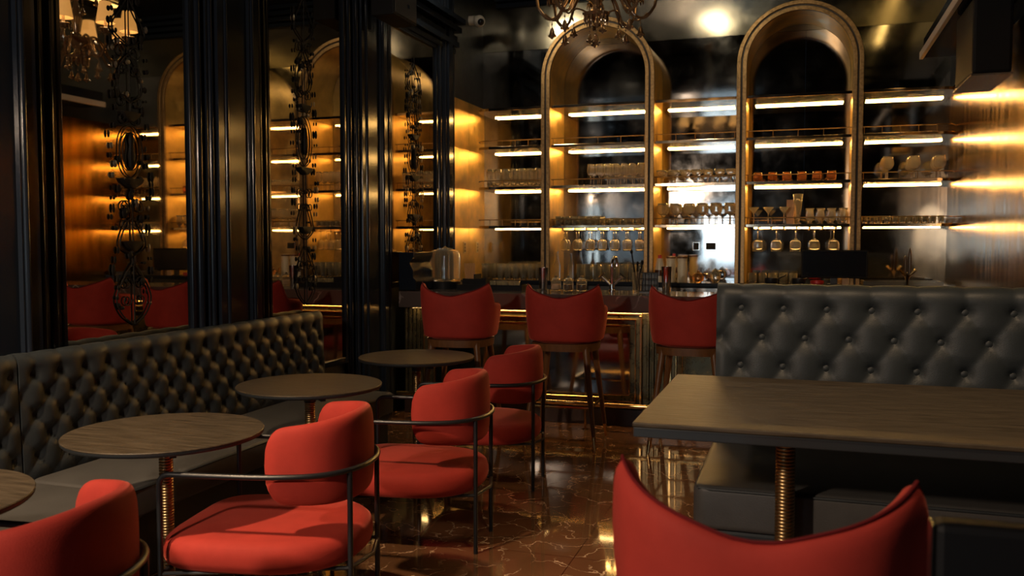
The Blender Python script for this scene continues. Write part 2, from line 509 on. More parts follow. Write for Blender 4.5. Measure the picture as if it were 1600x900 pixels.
def arch(cx, hw, ztop, label):
    t = thing('arched_frame', label, 'arch', (cx, 8.75, 1.10), group='gold arches of the back bar')
    th = 0.042
    zc = ztop - (hw + th) - 1.10

    def outline(r, k=28):
        return [(-r, 0)] + [(-r * cos(pi * i / k), zc + r * sin(pi * i / k)) for i in range(k + 1)] + [(r, 0)]
    a = outline(hw + th); b = outline(hw - th)
    def slab(r0, r1, y0, y1):
        A = outline(r0); B = outline(r1)
        rings = [[(x0, y0, z0), (x1, y0, z1), (x1, y1, z1), (x0, y1, z0)] for (x0, z0), (x1, z1) in zip(A, B)]
        return MB().loft(rings)
    slab(hw + th - 0.004, hw - th + 0.004, 0.012, 0.595).build('surround', 'gold', t, smooth=True)
    slab(hw + th + 0.004, hw + 0.008, -0.02, 0.012).build('outer_moulding', 'bronze', t, smooth=True, bevel=0.004)
    slab(hw - 0.008, hw - th - 0.004, -0.02, 0.012).build('inner_moulding', 'bronze', t, smooth=True, bevel=0.004)
    slab(hw + 0.008, hw - 0.008, -0.008, 0.011).build('groove', 'groove', t, smooth=True)
    return t


arch(-1.968, 0.533, 3.745, 'left gold arch of the back bar, partly behind the chandelier')
arch(-0.038, 0.519, 3.745, 'right gold arch of the back bar, above the monitor')

BAYS = [('left bay beside the mirrors', XL + 0.10, -2.546), ('left arch', -2.458, -1.478), ('middle bay', -1.392, -0.600),
        ('right arch', -0.512, 0.436), ('right bay by the gold wall', 0.524, XR - 0.003)]
LV = [(2.90, 'top shelf'), (2.50, 'second shelf'), (2.08, 'third shelf'), (1.67, 'lowest shelf')]
for bi, (bn, x0, x1) in enumerate(BAYS):
    for li, (z, ln) in enumerate(LV):
        cx = (x0 + x1) / 2
        h = (x1 - x0) / 2
        t = thing('wall_shelf', 'metal back bar shelf, ' + ln + ' of the ' + bn, 'shelf', (cx, 8.78, z), group='lit back bar shelves')
        y0 = 0.02
        if bi in (0, 4):
            rr = 0.16
            s = -1 if bi == 0 else 1
            poly = [(-s * h, y0)] + [(s * (h - rr + rr * sin(pi / 2 * i / 6)), y0 + rr - rr * cos(pi / 2 * i / 6)) for i in range(7)] + [(s * h, 0.565), (-s * h, 0.565)]
        else:
            poly = [(-h, y0), (h, y0), (h, 0.565), (-h, 0.565)]
        MB().prism(poly, -0.028, 0.0).build('board', 'shelf', t, bevel=0.002)
        m = MB(); m.box(-h + 0.06, h - 0.06, 0.520, 0.535, -0.036, -0.0285)
        m.build('light_strip', 'led' if li < 3 else 'led_low', t)
        if li > 0:
            rail = [p for p in poly[:-2]] if bi in (0, 4) else [(-h, y0), (h, y0)]
            m = MB(); m.tube([(a, b + 0.008, 0.062) for a, b in rail], 0.0045, 6)
            n = 4
            for i in range(n + 1):
                xx = -h + 0.02 + (2 * h - 0.04) * i / n
                if bi == 0: xx = -h + 0.17 + (2 * h - 0.19) * i / n
                if bi == 4: xx = -h + 0.02 + (2 * h - 0.19) * i / n
                m.tube([(xx, y0 + 0.008, 0.0), (xx, y0 + 0.008, 0.062)], 0.003, 5)
            m.build('rail', 'oldbrass', t, smooth=True)
        if li == 3 and bi in (1, 3):
            m = MB()
            for i in range(7):
                xx = -h + 0.12 + (2 * h - 0.24) * i / 6
                m.box(xx - 0.008, xx + 0.008, 0.05, 0.45, -0.046, -0.028)
            m.build('hanging_rack', 'oldbrass', t)


# glasses --------------------------------------------------------------
def outer_inner(prof_out, th=0.0016, bottom=0.01):
    return prof_out


def glass_mesh(kind):
    # each profile runs up the outside and back down the inside
    P = {
        'wine': [(0.001, 0), (0.034, 0), (0.034, 0.002), (0.006, 0.006), (0.0035, 0.012), (0.0035, 0.085), (0.008, 0.093), (0.026, 0.106), (0.037, 0.13), (0.039, 0.155), (0.034, 0.19), (0.030, 0.215),
                 (0.0285, 0.215), (0.0325, 0.19), (0.0375, 0.155), (0.0355, 0.131), (0.025, 0.109), (0.008, 0.098), (0.001, 0.096)],
        'balloon': [(0.001, 0), (0.036, 0), (0.036, 0.002), (0.006, 0.006), (0.004, 0.012), (0.004, 0.075), (0.010, 0.083), (0.036, 0.098), (0.052, 0.125), (0.055, 0.15), (0.048, 0.185), (0.040, 0.21),
                    (0.0385, 0.21), (0.0465, 0.185), (0.0535, 0.15), (0.0505, 0.126), (0.035, 0.101), (0.010, 0.088), (0.001, 0.086)],
        'coupe': [(0.001, 0), (0.034, 0), (0.034, 0.002), (0.006, 0.006), (0.004, 0.012), (0.004, 0.06), (0.008, 0.068), (0.034, 0.084), (0.047, 0.105), (0.05, 0.135),
                  (0.0485, 0.135), (0.0455, 0.106), (0.033, 0.087), (0.008, 0.073), (0.001, 0.071)],
        'goblet': [(0.001, 0), (0.035, 0), (0.035, 0.003), (0.007, 0.008), (0.005, 0.014), (0.005, 0.085), (0.012, 0.095), (0.042, 0.115), (0.051, 0.14), (0.052, 0.17), (0.047, 0.215),
                   (0.0455, 0.215), (0.0505, 0.17), (0.0495, 0.141), (0.041, 0.118), (0.012, 0.101), (0.001, 0.099)],
        'martini': [(0.001, 0), (0.034, 0), (0.034, 0.002), (0.006, 0.006), (0.0035, 0.012), (0.0035, 0.10), (0.006, 0.105), (0.052, 0.165), (0.0505, 0.166), (0.005, 0.110), (0.001, 0.109)],
        'hurricane': [(0.001, 0), (0.032, 0), (0.033, 0.006), (0.029, 0.02), (0.030, 0.06), (0.036, 0.10), (0.033, 0.14), (0.036, 0.19), (0.0345, 0.19), (0.0315, 0.14), (0.0345, 0.10), (0.0285, 0.06), (0.027, 0.022), (0.001, 0.018)],
        'tumbler': [(0.001, 0), (0.033, 0), (0.034, 0.004), (0.038, 0.095), (0.036, 0.095), (0.032, 0.014), (0.001, 0.012)],
        'amber': [(0.001, 0), (0.034, 0), (0.041, 0.012), (0.045, 0.045), (0.040, 0.09), (0.0385, 0.09), (0.0425, 0.045), (0.038, 0.016), (0.001, 0.013)],
        'shot': [(0.001, 0), (0.022, 0), (0.023, 0.004), (0.029, 0.072), (0.027, 0.072), (0.021, 0.016), (0.001, 0.014)],
        'highball': [(0.001, 0), (0.029, 0), (0.030, 0.005), (0.035, 0.17), (0.033, 0.17), (0.028, 0.016), (0.001, 0.013)],
        'pilsner': [(0.001, 0), (0.036, 0), (0.036, 0.006), (0.018, 0.02), (0.022, 0.05), (0.034, 0.15), (0.045, 0.29), (0.043, 0.29), (0.032, 0.15), (0.020, 0.055), (0.001, 0.04)],
        'tulip': [(0.001, 0), (0.032, 0), (0.032, 0.004), (0.010, 0.014), (0.026, 0.035), (0.038, 0.065), (0.037, 0.09), (0.030, 0.13), (0.040, 0.15), (0.0385, 0.15), (0.0285, 0.13), (0.0355, 0.09), (0.0365, 0.066), (0.024, 0.038), (0.001, 0.026)],
    }[kind]
    m = MB().lathe(P, n=16)
    me = m.mesh(kind + '_glass')
    me.materials.append(M['amber' if kind == 'amber' else 'glass'])
    for p in me.polygons: p.use_smooth = True
    return me


GM = {}


def put_glass(kind, name, x, y, z, label, group, flip=False, rz=0.0):
    if kind not in GM: GM[kind] = glass_mesh(kind)
    o = bpy.data.objects.new(name, GM[kind])
    COL.objects.link(o)
    o.location = (x, y, z)
    o.rotation_euler = (pi if flip else 0, 0, rz)
    tag(o, label, 'glass', group)
    return o


def row(kind, name, desc, where, group, xa, xb, n, ys, z, flip=False):
    rn = ['front row', 'back row'] if len(ys) == 2 else (['front row', 'middle row', 'back row'] if len(ys) == 3 else [''])
    for r, y in enumerate(ys):
        for i in range(n):
            x = xa + (xb - xa) * (i / (n - 1) if n > 1 else 0) + random.uniform(-0.004, 0.004)
            lab = desc + ', ' + ORD[i] + ' from left' + (', ' + rn[r] if rn[r] else '') + ', ' + where
            put_glass(kind, name, x, y + random.uniform(-0.006, 0.006), z, lab, group, flip)


row('hurricane', 'beer_glass', 'waisted beer glass', 'third shelf of left bay', 'beer glasses in the left bay', -3.16, -2.62, 7, [8.90, 9.01], 2.08)
row('wine', 'wine_glass', 'wine glass', 'third shelf in left arch', 'wine glasses in the left arch', -2.06, -1.54, 7, [8.90, 9.01], 2.08)
row('coupe', 'coupe_glass', 'small coupe glass', 'third shelf of middle bay', 'coupe glasses in the middle bay', -1.335, -0.66, 7, [8.90, 9.03], 2.08)
row('amber', 'amber_tumbler', 'amber glass tumbler', 'third shelf in right arch', 'amber tumblers in the right arch', -0.40, 0.27, 6, [8.90], 2.08)
row('balloon', 'balloon_glass', 'balloon glass', 'third shelf of right bay', 'balloon glasses in the right bay', 0.76, 1.20, 3, [8.90, 9.02, 9.14], 2.08)
row('tumbler', 'glass_tumbler', 'clear tumbler', 'left part of lowest left-arch shelf', 'tumblers in the left arch', -2.40, -1.98, 6, [8.90, 8.99, 9.08], 1.67)
row('shot', 'shot_glass', 'short glass', 'right part of lowest left-arch shelf', 'short glasses in the left arch', -1.84, -1.53, 6, [8.90, 8.98], 1.67)
row('goblet', 'goblet', 'wide goblet', 'lowest shelf of middle bay', 'goblets in the middle bay', -1.33, -0.67, 6, [8.91, 9.04], 1.67)
row('martini', 'martini_glass', 'martini glass', 'left end of lowest right-arch shelf', 'martini glasses in the right arch', -0.44, -0.16, 3, [8.92], 1.67)
put_glass('pilsner', 'beer_glass', -0.03, 8.93, 1.67, 'tall flared beer glass standing beside the martini glasses in the right arch', None)
row('tulip', 'tulip_glass', 'squat tulip glass', 'right end of lowest right-arch shelf', 'tulip glasses in the right arch', 0.08, 0.38, 4, [8.91, 9.02], 1.67)
row('shot', 'shot_glass', 'small short glass', 'lowest shelf of right bay', 'short glasses in the right bay', 0.57, 1.22, 11, [8.90], 1.67)
row('wine', 'wine_glass', 'upturned hanging wine glass', 'under left-arch rack', 'glasses hanging in the left arch', -2.34, -1.56, 7, [8.90, 9.02], 1.622, flip=True)
row('goblet', 'goblet', 'upturned hanging goblet', 'under right-arch rack', 'goblets hanging in the right arch', -0.40, 0.30, 5, [8.92], 1.622, flip=True)
row('highball', 'highball_glass', 'tall glass', 'back counter in left bay', 'tall glasses in the left bay', -3.20, -2.60, 8, [8.84, 8.93], 1.10)
row('highball', 'highball_glass', 'tall glass', 'back counter under left arch', 'tall glasses under the left arch', -2.16, -1.53, 8, [8.84, 8.93], 1.10)
row('tumbler', 'glass_tumbler', 'clear tumbler', 'back counter under right arch', 'tumblers under the right arch', -0.44, -0.06, 5, [8.87, 8.96, 9.05], 1.10)

# ------------------------------------------------------------------ front bar
t = thing('bar_counter', 'long bar with dark marble top, brass mouldings and mirrored front panels', 'bar counter', (0, 0, 0))
MB().box(XL + 0.10, XR - 0.004, 6.92, 7.62, 0.935, 1.075).build('marble_top', 'marble', t, bevel=0.006)
MB().box(XL + 0.10, XR - 0.004, 7.06, 7.55, 0.14, 0.934).build('body', 'olive', t)
MB().box(XL + 0.10, XR - 0.004, 7.03, 7.55, 0.0, 0.139).build('plinth', 'darkwood', t, bevel=0.004)


def nested_frame(x0, x1, z0, z1, y):
    for k, (ins, dep, wd, mt) in enumerate(((0.0, 0.045, 0.018, 'brass'), (0.018, 0.030, 0.03, 'olive'), (0.048, 0.038, 0.010, 'brass'), (0.058, 0.018, 0.04, 'olive'), (0.098, 0.024, 0.008, 'brass'))):
        m = MB()
        a, b, c, d = x0 + ins, x1 - ins, z0 + ins, z1 - ins
        m.box(a, b, y - dep, y, d - wd, d); m.box(a, b, y - dep, y, c, c + wd)
        m.box(a, a + wd, y - dep, y, c + wd, d - wd); m.box(b - wd, b, y - dep, y, c + wd, d - wd)
        nm = 'brass_moulding' if mt == 'brass' else 'panel_moulding'
        m.build(nm, mt, t, bevel=0.003)
    MB().box(x0 + 0.106, x1 - 0.106, y - 0.006, y, z0 + 0.106, z1 - 0.106).build('mirror_panel' if x0 < -2 else 'inner_panel', 'smoke' if x0 < -2 else 'olive', t)


nested_frame(-3.12, -1.20, 0.15, 0.925, 7.06)
nested_frame(-0.98, 1.20, 0.15, 0.925, 7.06)
for cx in (-3.22, -1.09):
    m = MB()
    for k in range(4):
        m.box(cx - 0.075 + 0.04 * k, cx - 0.052 + 0.04 * k, 7.035, 7.06, 0.15, 0.925)
    m.build('fluted_post', 'olive', t, bevel=0.005)
MB().box(XL + 0.2, XR - 0.1, 6.985, 7.005, 0.930, 0.9345).build('light_strip', 'led_bar', t)
m = MB(); m.tube([(XL + 0.12, 6.84, 0.205), (XR - 0.02, 6.84, 0.205)], 0.017, 12)
fr = m.build('foot_rail', 'brass', t, smooth=True)
for x in (-3.0, -1.62, -0.3, 0.9):
    m = MB(); m.tube([(x, 6.84, 0.20), (x, 6.84, 0.0)], 0.010, 8); m.tube([(x, 6.84, 0.205), (x, 7.035, 0.24)], 0.011, 8)
    m.lathe([(0.03, 0), (0.03, 0.006), (0.012, 0.012)], x, 6.84, 0, 12)
    m.build('rail_bracket', 'brass', fr, smooth=True)


# ------------------------------------------------------------------ tufted upholstery
def tuft_back(parent, length, zlo, zhi, w, h, nrow, ztop_row, thick=0.13, lean=0.05, amp=0.022, deep=0.034, margin=0.06, mat='leather', top_r=0.05, s0=0.0):
    """A tufted back running along local +x with its face towards -y; returns buttons' places."""
    L = length
    NX = max(20, int(L / 0.0135)); NZ = int((zhi - zlo) / 0.0135)

    def puff(s, z):
        tt = (ztop_row - z)
        ss = s - s0
        if tt < 0:   # above the top row: vertical pleats
            a = abs(sin(pi * ss / w))
            fade = max(0.0, 1 + tt / 0.08)
            base = (a ** 0.5) * fade + 1.0 * (1 - fade)
        else:
            u = ss / w + tt / (2 * h); v = ss / w - tt / (2 * h)
            base = (abs(sin(pi * u)) * abs(sin(pi * v))) ** 0.32
        j = max(0, min(nrow - 1, round(tt / h)))
        off = 0 if j % 2 == 0 else w / 2
        i = round((ss - off) / w)
        d2 = (ss - off - i * w) ** 2 + (tt - j * h) ** 2
        base_d = amp * base - deep * (0.6 * math.exp(-d2 / (0.016 ** 2)) + 0.4 * math.exp(-d2 / (0.045 ** 2)))
        # flatten below the last row and at the ends
        e = min(1.0, min(s, L - s) / margin)
        lo = min(1.0, max(0.0, (z - zlo) / 0.05))
        k = (0.25 + 0.75 * e)
        return base_d * k * (0.4 + 0.6 * lo)

    def pt(s, z):
        f = (z - zlo) / (zhi - zlo)
        y = lean * f
        return Vector((s, y - puff(s, z), z))
    rings = []
    for i in range(NX + 1):
        s = L * i / NX
        ring = []
        for j in range(NZ + 1):
            ring.append(pt(s, zlo + (zhi - zlo - top_r) * j / NZ))
        # rolled top
        yb = lean
        f0 = pt(s, zhi - top_r)
        for k in range(1, 8):
            a = pi * k / 8
            pl = 0.006 * (abs(sin(pi * (s - s0) / w)) ** 0.5)
            ring.append(Vector((s, f0.y + (thick / 2) * (1 - cos(a)), zhi - top_r + (top_r + pl) * sin(a))))
        ring.append(Vector((s, f0.y + thick, zhi - top_r)))
        ring.append(Vector((s, lean + thick, zlo)))
        rings.append(ring)
    back = MB().loft(rings).build('backrest', mat, parent, smooth=True)
    # buttons
    bme = MB().ball((0, 0, 0), 0.019 if w > 0.16 else 0.012, 14, 8, 0.6).mesh('button')
    bme.materials.append(M[mat])
    for p in bme.polygons: p.use_smooth = True
    for j in range(nrow):
        z = ztop_row - j * h
        if z < zlo + 0.03: continue
        off = (0 if j % 2 == 0 else w / 2) + s0
        i0 = math.ceil((0.03 - off) / w)
        while off + i0 * w < L - 0.03:
            s = off + i0 * w
            o = bpy.data.objects.new('button', bme); COL.objects.link(o)
            o.parent = back
            p = pt(s, z)
            o.location = (p.x, p.y - (0.009 if w > 0.16 else 0.005), p.z)
            o.rotation_euler = (pi / 2, 0, 0)
            i0 += 1
    return back


def cushion(m, x0, x1, y0, y1, z0, z1, r=0.03, crown=0.012, nx=12, ny=8):
    """soft box: a rounded slab with a crowned top"""
    import itertools
    rings = []
    prof = []
    for k in range(5):
        a = pi / 2 * k / 4
        prof.append((r * (1 - sin(a)), z0 + r * (1 - cos(a))))
    prof = [(r * (1 - sin(pi / 2 * k / 4)), z0 + r * (1 - cos(pi / 2 * k / 4))) for k in range(5)]
    prof += [(r * (1 - cos(pi / 2 * k / 4)), z1 - r + r * sin(pi / 2 * k / 4)) for k in range(5)]
    rc = 0.05

    def rect(ins, z):
        a, b, c, d = x0 + ins, x1 - ins, y0 + ins, y1 - ins
        q = max(0.01, rc - ins * 0.5)
        pts = []
        for (cx, cy, s) in ((b - q, d - q, 0), (a + q, d - q, 1), (a + q, c + q, 2), (b - q, c + q, 3)):
            for k in range(5):
                t = pi / 2 * (s + k / 4)
                pts.append((cx + q * cos(t), cy + q * sin(t), z))
        return pts
    rings = [rect(i, z) for i, z in prof]
    mn = min(x1 - x0, y1 - y0) / 2 - r
    rings.append(rect(r + mn * 0.25, z1 + crown * 0.7))
    rings.append(rect(r + mn * 0.7, z1 + crown))
    m.loft(rings)
    return m


# the long bench along the left wall: local x runs to +Y of the room, its face (-y local) looks to +X
def bench_section(y0, y1, label, s0):
    t = thing('tufted_bench', label, 'bench', (-3.255, y0, 0), pi / 2, group='tufted benches along the left wall')
    L = y1 - y0
    tuft_back(t, L - 0.004, 0.43, 1.0, 0.15, 0.092, 5, 0.905, thick=0.08, lean=0.02, amp=0.019, deep=0.026, s0=s0)
    m = cushion(MB(), 0.003, L - 0.003, -0.555, -0.01, 0.30, 0.445, r=0.02, crown=0.006)
    s = m.build('seat', 'leather_lit', t, smooth=True)
    m = MB(); m.tube([(0.03, -0.553, 0.43), (L - 0.03, -0.553, 0.43)], 0.006, 6)
    m.build('piping', 'leather', s, smooth=True)
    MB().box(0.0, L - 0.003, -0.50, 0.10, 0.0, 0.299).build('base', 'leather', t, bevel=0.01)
    return t


bench_section(1.05, 2.985, 'near section of the navy tufted leather bench, cut off by the left picture edge', 0.10)
bench_section(2.99, 5.60, 'long navy tufted leather bench section on the left wall, running towards the bar', 0.08)

# booth at the right: high seat, tall tufted back
t = thing('tufted_booth', 'tall navy tufted leather booth with big buttons at right, before the bar', 'bench', (-0.345, 3.90, 0))
tuft_back(t, 3.2, 0.60, 1.312, 0.176, 0.124, 6, 1.212, thick=0.14, lean=0.05, amp=0.016, deep=0.030, s0=0.105, margin=0.03)
s = cushion(MB(), 0.0, 3.2, -0.83, 0.0, 0.50, 0.655, r=0.022, crown=0.006).build('seat', 'leather_lit', t, smooth=True)
m = MB(); m.tube([(0.02, 0.0, 0.643), (0.008, -0.04, 0.643), (0.008, -0.78, 0.643), (0.022, -0.815, 0.643), (0.06, -0.826, 0.643), (3.1, -0.826, 0.643)], 0.006, 6)
m.build('piping', 'leather', s, smooth=True)
MB().box(0.0, 3.2, -0.81, 0.19, 0.0, 0.499).build('base', 'leather', t, bevel=0.012)


# ------------------------------------------------------------------ tables
def threaded(zlo, zhi, r, pitch=0.0115, n=20):
    k = int((zhi - zlo) / pitch)
    prof = []
    for i in range(k):
        z = zlo + (zhi - zlo) * i / k; p = (zhi - zlo) / k
        prof += [(r - 0.003, z), (r, z + p * 0.3), (r, z + p * 0.7)]
    prof.append((r - 0.003, zhi))
    return MB().lathe(prof, n=n)


def round_table():
    t = empty('round_table')
    R = 0.378
    MB().lathe([(0.001, 0.7445), (R - 0.001, 0.7445), (R, 0.747), (R - 0.002, 0.750), (0.001, 0.750)], n=72).build('tabletop', 'tabletop', t, smooth=True)
    m = MB().lathe([(0.10, 0.722), (R - 0.03, 0.724), (R - 0.006, 0.730), (R - 0.001, 0.736), (R - 0.001, 0.744), (0.05, 0.744)], n=72)
    m.build('top_rim', 'tableedge', t, smooth=True)
    m = MB()
    for a in (45, 135, 225, 315):
        c, s_ = cos(radians(a)), sin(radians(a))
        m.prism([(c * 0.05 - s_ * 0.012, s_ * 0.05 + c * 0.012), (c * 0.05 + s_ * 0.012, s_ * 0.05 - c * 0.012), (c * 0.27 + s_ * 0.012, s_ * 0.27 - c * 0.012), (c * 0.27 - s_ * 0.012, s_ * 0.27 + c * 0.012)], 0.700, 0.7215)
    m.build('bracket', 'black', t)
    MB().lathe([(0.045, 0.7215), (0.040, 0.69), (0.032, 0.66), (0.031, 0.655), (0.001, 0.655)], n=24).build('collar', 'black', t, smooth=True)
    threaded(0.02, 0.654, 0.0275).build('column', 'oldbrass', t, smooth=True)
    MB().lathe([(0.001, 0), (0.20, 0), (0.20, 0.008), (0.19, 0.014), (0.06, 0.018), (0.04, 0.03), (0.001, 0.03)], n=40).build('base', 'black', t, smooth=True)
    return t


TABS = [((-2.505, 1.83), 'small round dark table, only its right edge showing at the far left'),
        ((-2.385, 2.86), 'nearest fully visible round dark table, in front of the red armchair with lit seat'),
        ((-2.455, 4.06), 'middle round dark table on a threaded brass column by the bench'),
        ((-2.385, 5.27), 'round dark table farthest back, just before the bar stools')]
proto = round_table()
for i, ((x, y), lab) in enumerate(TABS):
    o = proto if i == 0 else copy_tree(proto)
    o.location = (x, y, 0)
    tag(o, lab, 'table', 'round pedestal tables along the bench')

t = thing('high_table', 'large rectangular dark oak table before the right booth, on threaded brass columns', 'table', (-0.48, 2.645, 0))
MB().box(0.0, 2.1, 0.0, 1.035, 0.935, 0.95).build('tabletop', 'tabletop', t, bevel=0.004)
MB().box(0.003, 2.097, 0.003, 1.032, 0.904, 0.9348).build('table_edge', 'tableedge', t, bevel=0.003)
for x in (0.445, 1.65):
    o = threaded(0.012, 0.90, 0.032, n=22).build('column', 'oldbrass', t, smooth=True, loc=(x, 0.345, 0))
    MB().lathe([(0.06, 0.904), (0.06, 0.896), (0.036, 0.89), (0.001, 0.89)], n=20).build('collar', 'black', o, smooth=True)
    MB().box(x - 0.25, x + 0.25, 0.10, 0.42, 0.0, 0.0115).build('foot_plate', 'black', t, bevel=0.003)


# ------------------------------------------------------------------ armchair (faces local +x)
def sup(path, d):
    """offset a plan path inwards by d (path given from +y arm round the back to -y arm)"""
    out = []
    n = len(path)
    for i in range(n):
        a = path[max(i - 1, 0)]; b = path[min(i + 1, n - 1)]
        tv = Vector((b[0] - a[0], b[1] - a[1])).normalized()
        nv = Vector((-tv.y, tv.x))   # left of travel: inside of the U
        out.append((path[i][0] + nv.x * d, path[i][1] + nv.y * d))
    return out


def armchair():
    t = empty('armchair')
    half = [(0.285, 0.325), (0.12, 0.325), (-0.06, 0.318), (-0.20, 0.292), (-0.29, 0.242), (-0.345, 0.170), (-0.375, 0.085), (-0.383, 0.0)]
    ring = [Vector((x, y, 0)) for x, y in half] + [Vector((x, -y, 0)) for x, y in reversed(half[:-1])]
    ring = catmull(ring, 5)
    pl = [(p.x, p.y) for p in ring]
    R = 0.0105
    ZA = 0.655
    # one bent tube: leg, corner, arm round the back, corner, leg
    def corner(s):
        q = []
        for k in range(7):
            a = pi / 2 * k / 6
            q.append((0.325 - 0.04 * (1 - sin(a)) if False else 0.285 + 0.04 * cos(a), s * 0.325, ZA - 0.04 + 0.04 * sin(a)))
        return q
    pts = [(0.325, 0.325, 0.60)] + corner(1) + [(p.x, p.y, ZA) for p in ring[1:-1]] + list(reversed(corner(-1))) + [(0.325, -0.325, 0.60)]
    MB().tube(pts, R, 10).build('arm_rail', 'black', t, smooth=True)
    for s in (1, -1):
        MB().tube([(0.325, s * 0.325, 0.60), (0.325, s * 0.325, 0.0)], R, 10).build('leg', 'black', t, smooth=True)
        MB().tube([(-0.345, s * 0.170, ZA), (-0.345, s * 0.170, 0.0)], R, 10).build('leg', 'black', t, smooth=True)
    # seat frame ring under the cushion
    m = MB()
    fr = [(0.325, 0.325, 0.285), (0.325, -0.325, 0.285), (-0.345, -0.17, 0.285), (-0.345, 0.17, 0.285)]
    m.tube(fr[:2], 0.008, 8); m.tube([fr[1], fr[2]], 0.008, 8); m.tube([fr[2], (-0.38, 0, 0.285), fr[3]], 0.008, 8); m.tube([fr[3], fr[0]], 0.008, 8)
    m.build('seat_frame', 'black', t, smooth=True)
    # seat: rounded D cushion
    n = 48

    def plan(k, ins):
        a = 2 * pi * k / n
        c, s_ = cos(a), sin(a)
        e = 2.0 / 4.6 if c > 0 else 2.0 / 2.4
        x = 0.368 * (abs(c) ** e) * (1 if c > 0 else -1)
        y = 0.335 * (abs(s_) ** e) * (1 if s_ > 0 else -1)
        return (x * (1 - ins / 0.34) + 0.012, y * (1 - ins / 0.33))
    prof = [(0.06, 0.334), (0.022, 0.337), (0.006, 0.352), (0.0, 0.375), (0.0, 0.405), (0.006, 0.430), (0.022, 0.446), (0.05, 0.453), (0.12, 0.460), (0.22, 0.466)]
    rings = [[(*plan(k, i), z - 0.042) for k in range(n)] for i, z in prof]
    MB().loft(rings).build('seat', 'velvet', t, smooth=True)
    # padded curved back
    ins = sup(pl, 0.048)
    ins = [p for p in ins if p[0] < -0.03]
    N = len(ins)
    seg = [0]
    for i in range(1, N): seg.append(seg[-1] + math.dist(ins[i], ins[i - 1]))
    T = seg[-1]
    rings = []
    for i, (x, y) in enumerate(ins):
        a = ins[max(i - 1, 0)]; b = ins[min(i + 1, N - 1)]
        tv = Vector((b[0] - a[0], b[1] - a[1])).normalized(); nv = Vector((-tv.y, tv.x))
        u = seg[i] / T
        e = min(1.0, min(u, 1 - u) * T / 0.075)
        sc = math.sqrt(max(0.0, 1 - (1 - e) ** 2))
        zt = 0.825 + 0.035 * sin(pi * u) ** 1.5
        zb = 0.545 - 0.02 * sin(pi * u)
        zm = (zt + zb) / 2; hh = (zt - zb) / 2 * (0.45 + 0.55 * sc); w2 = 0.034 * (0.25 + 0.75 * sc)
        ring_ = []
        for k in range(18):
            an = 2 * pi * k / 18
            cx_, cz_ = cos(an), sin(an)
            ox = w2 * abs(cx_) ** 0.75 * (1 if cx_ > 0 else -1)
            oz = hh * abs(cz_) ** 0.5 * (1 if cz_ > 0 else -1)
            # the back leans out a little towards its top
            lean = 0.0
            ring_.append((x + nv.x * (ox + lean), y + nv.y * (ox + lean), zm + oz))
        rings.append(ring_)
    MB().loft(rings).build('backrest', 'velvet', t, smooth=True, subsurf=1)
    return t


CH = [((-1.945, 2.985), 190, 'red velvet armchair nearest the camera with fully visible lit seat, black tube frame'),
      ((-1.825, 4.03), 187, 'second red velvet armchair in the row, before the middle round table'),
      ((-1.87, 5.15), 186, 'farthest red velvet armchair in the row, next to the bar stools'),
      ((-1.99, 1.70), 186, 'red velvet armchair back cut off in the lower left corner')]
proto = armchair()
for i, ((x, y), a, lab) in enumerate(CH):
    o = proto if i == 0 else copy_tree(proto)
    o.location = (x, y, 0); o.rotation_euler = (0, 0, radians(a))
    tag(o, lab, 'armchair', 'red velvet armchairs in a row')
o = copy_tree(proto)
o.location = (0.86, 1.98, 0); o.rotation_euler = (0, 0, radians(20))
tag(o, 'red velvet armchair of which only a tip shows above the black partition', 'armchair', 'red velvet armchairs in a row')


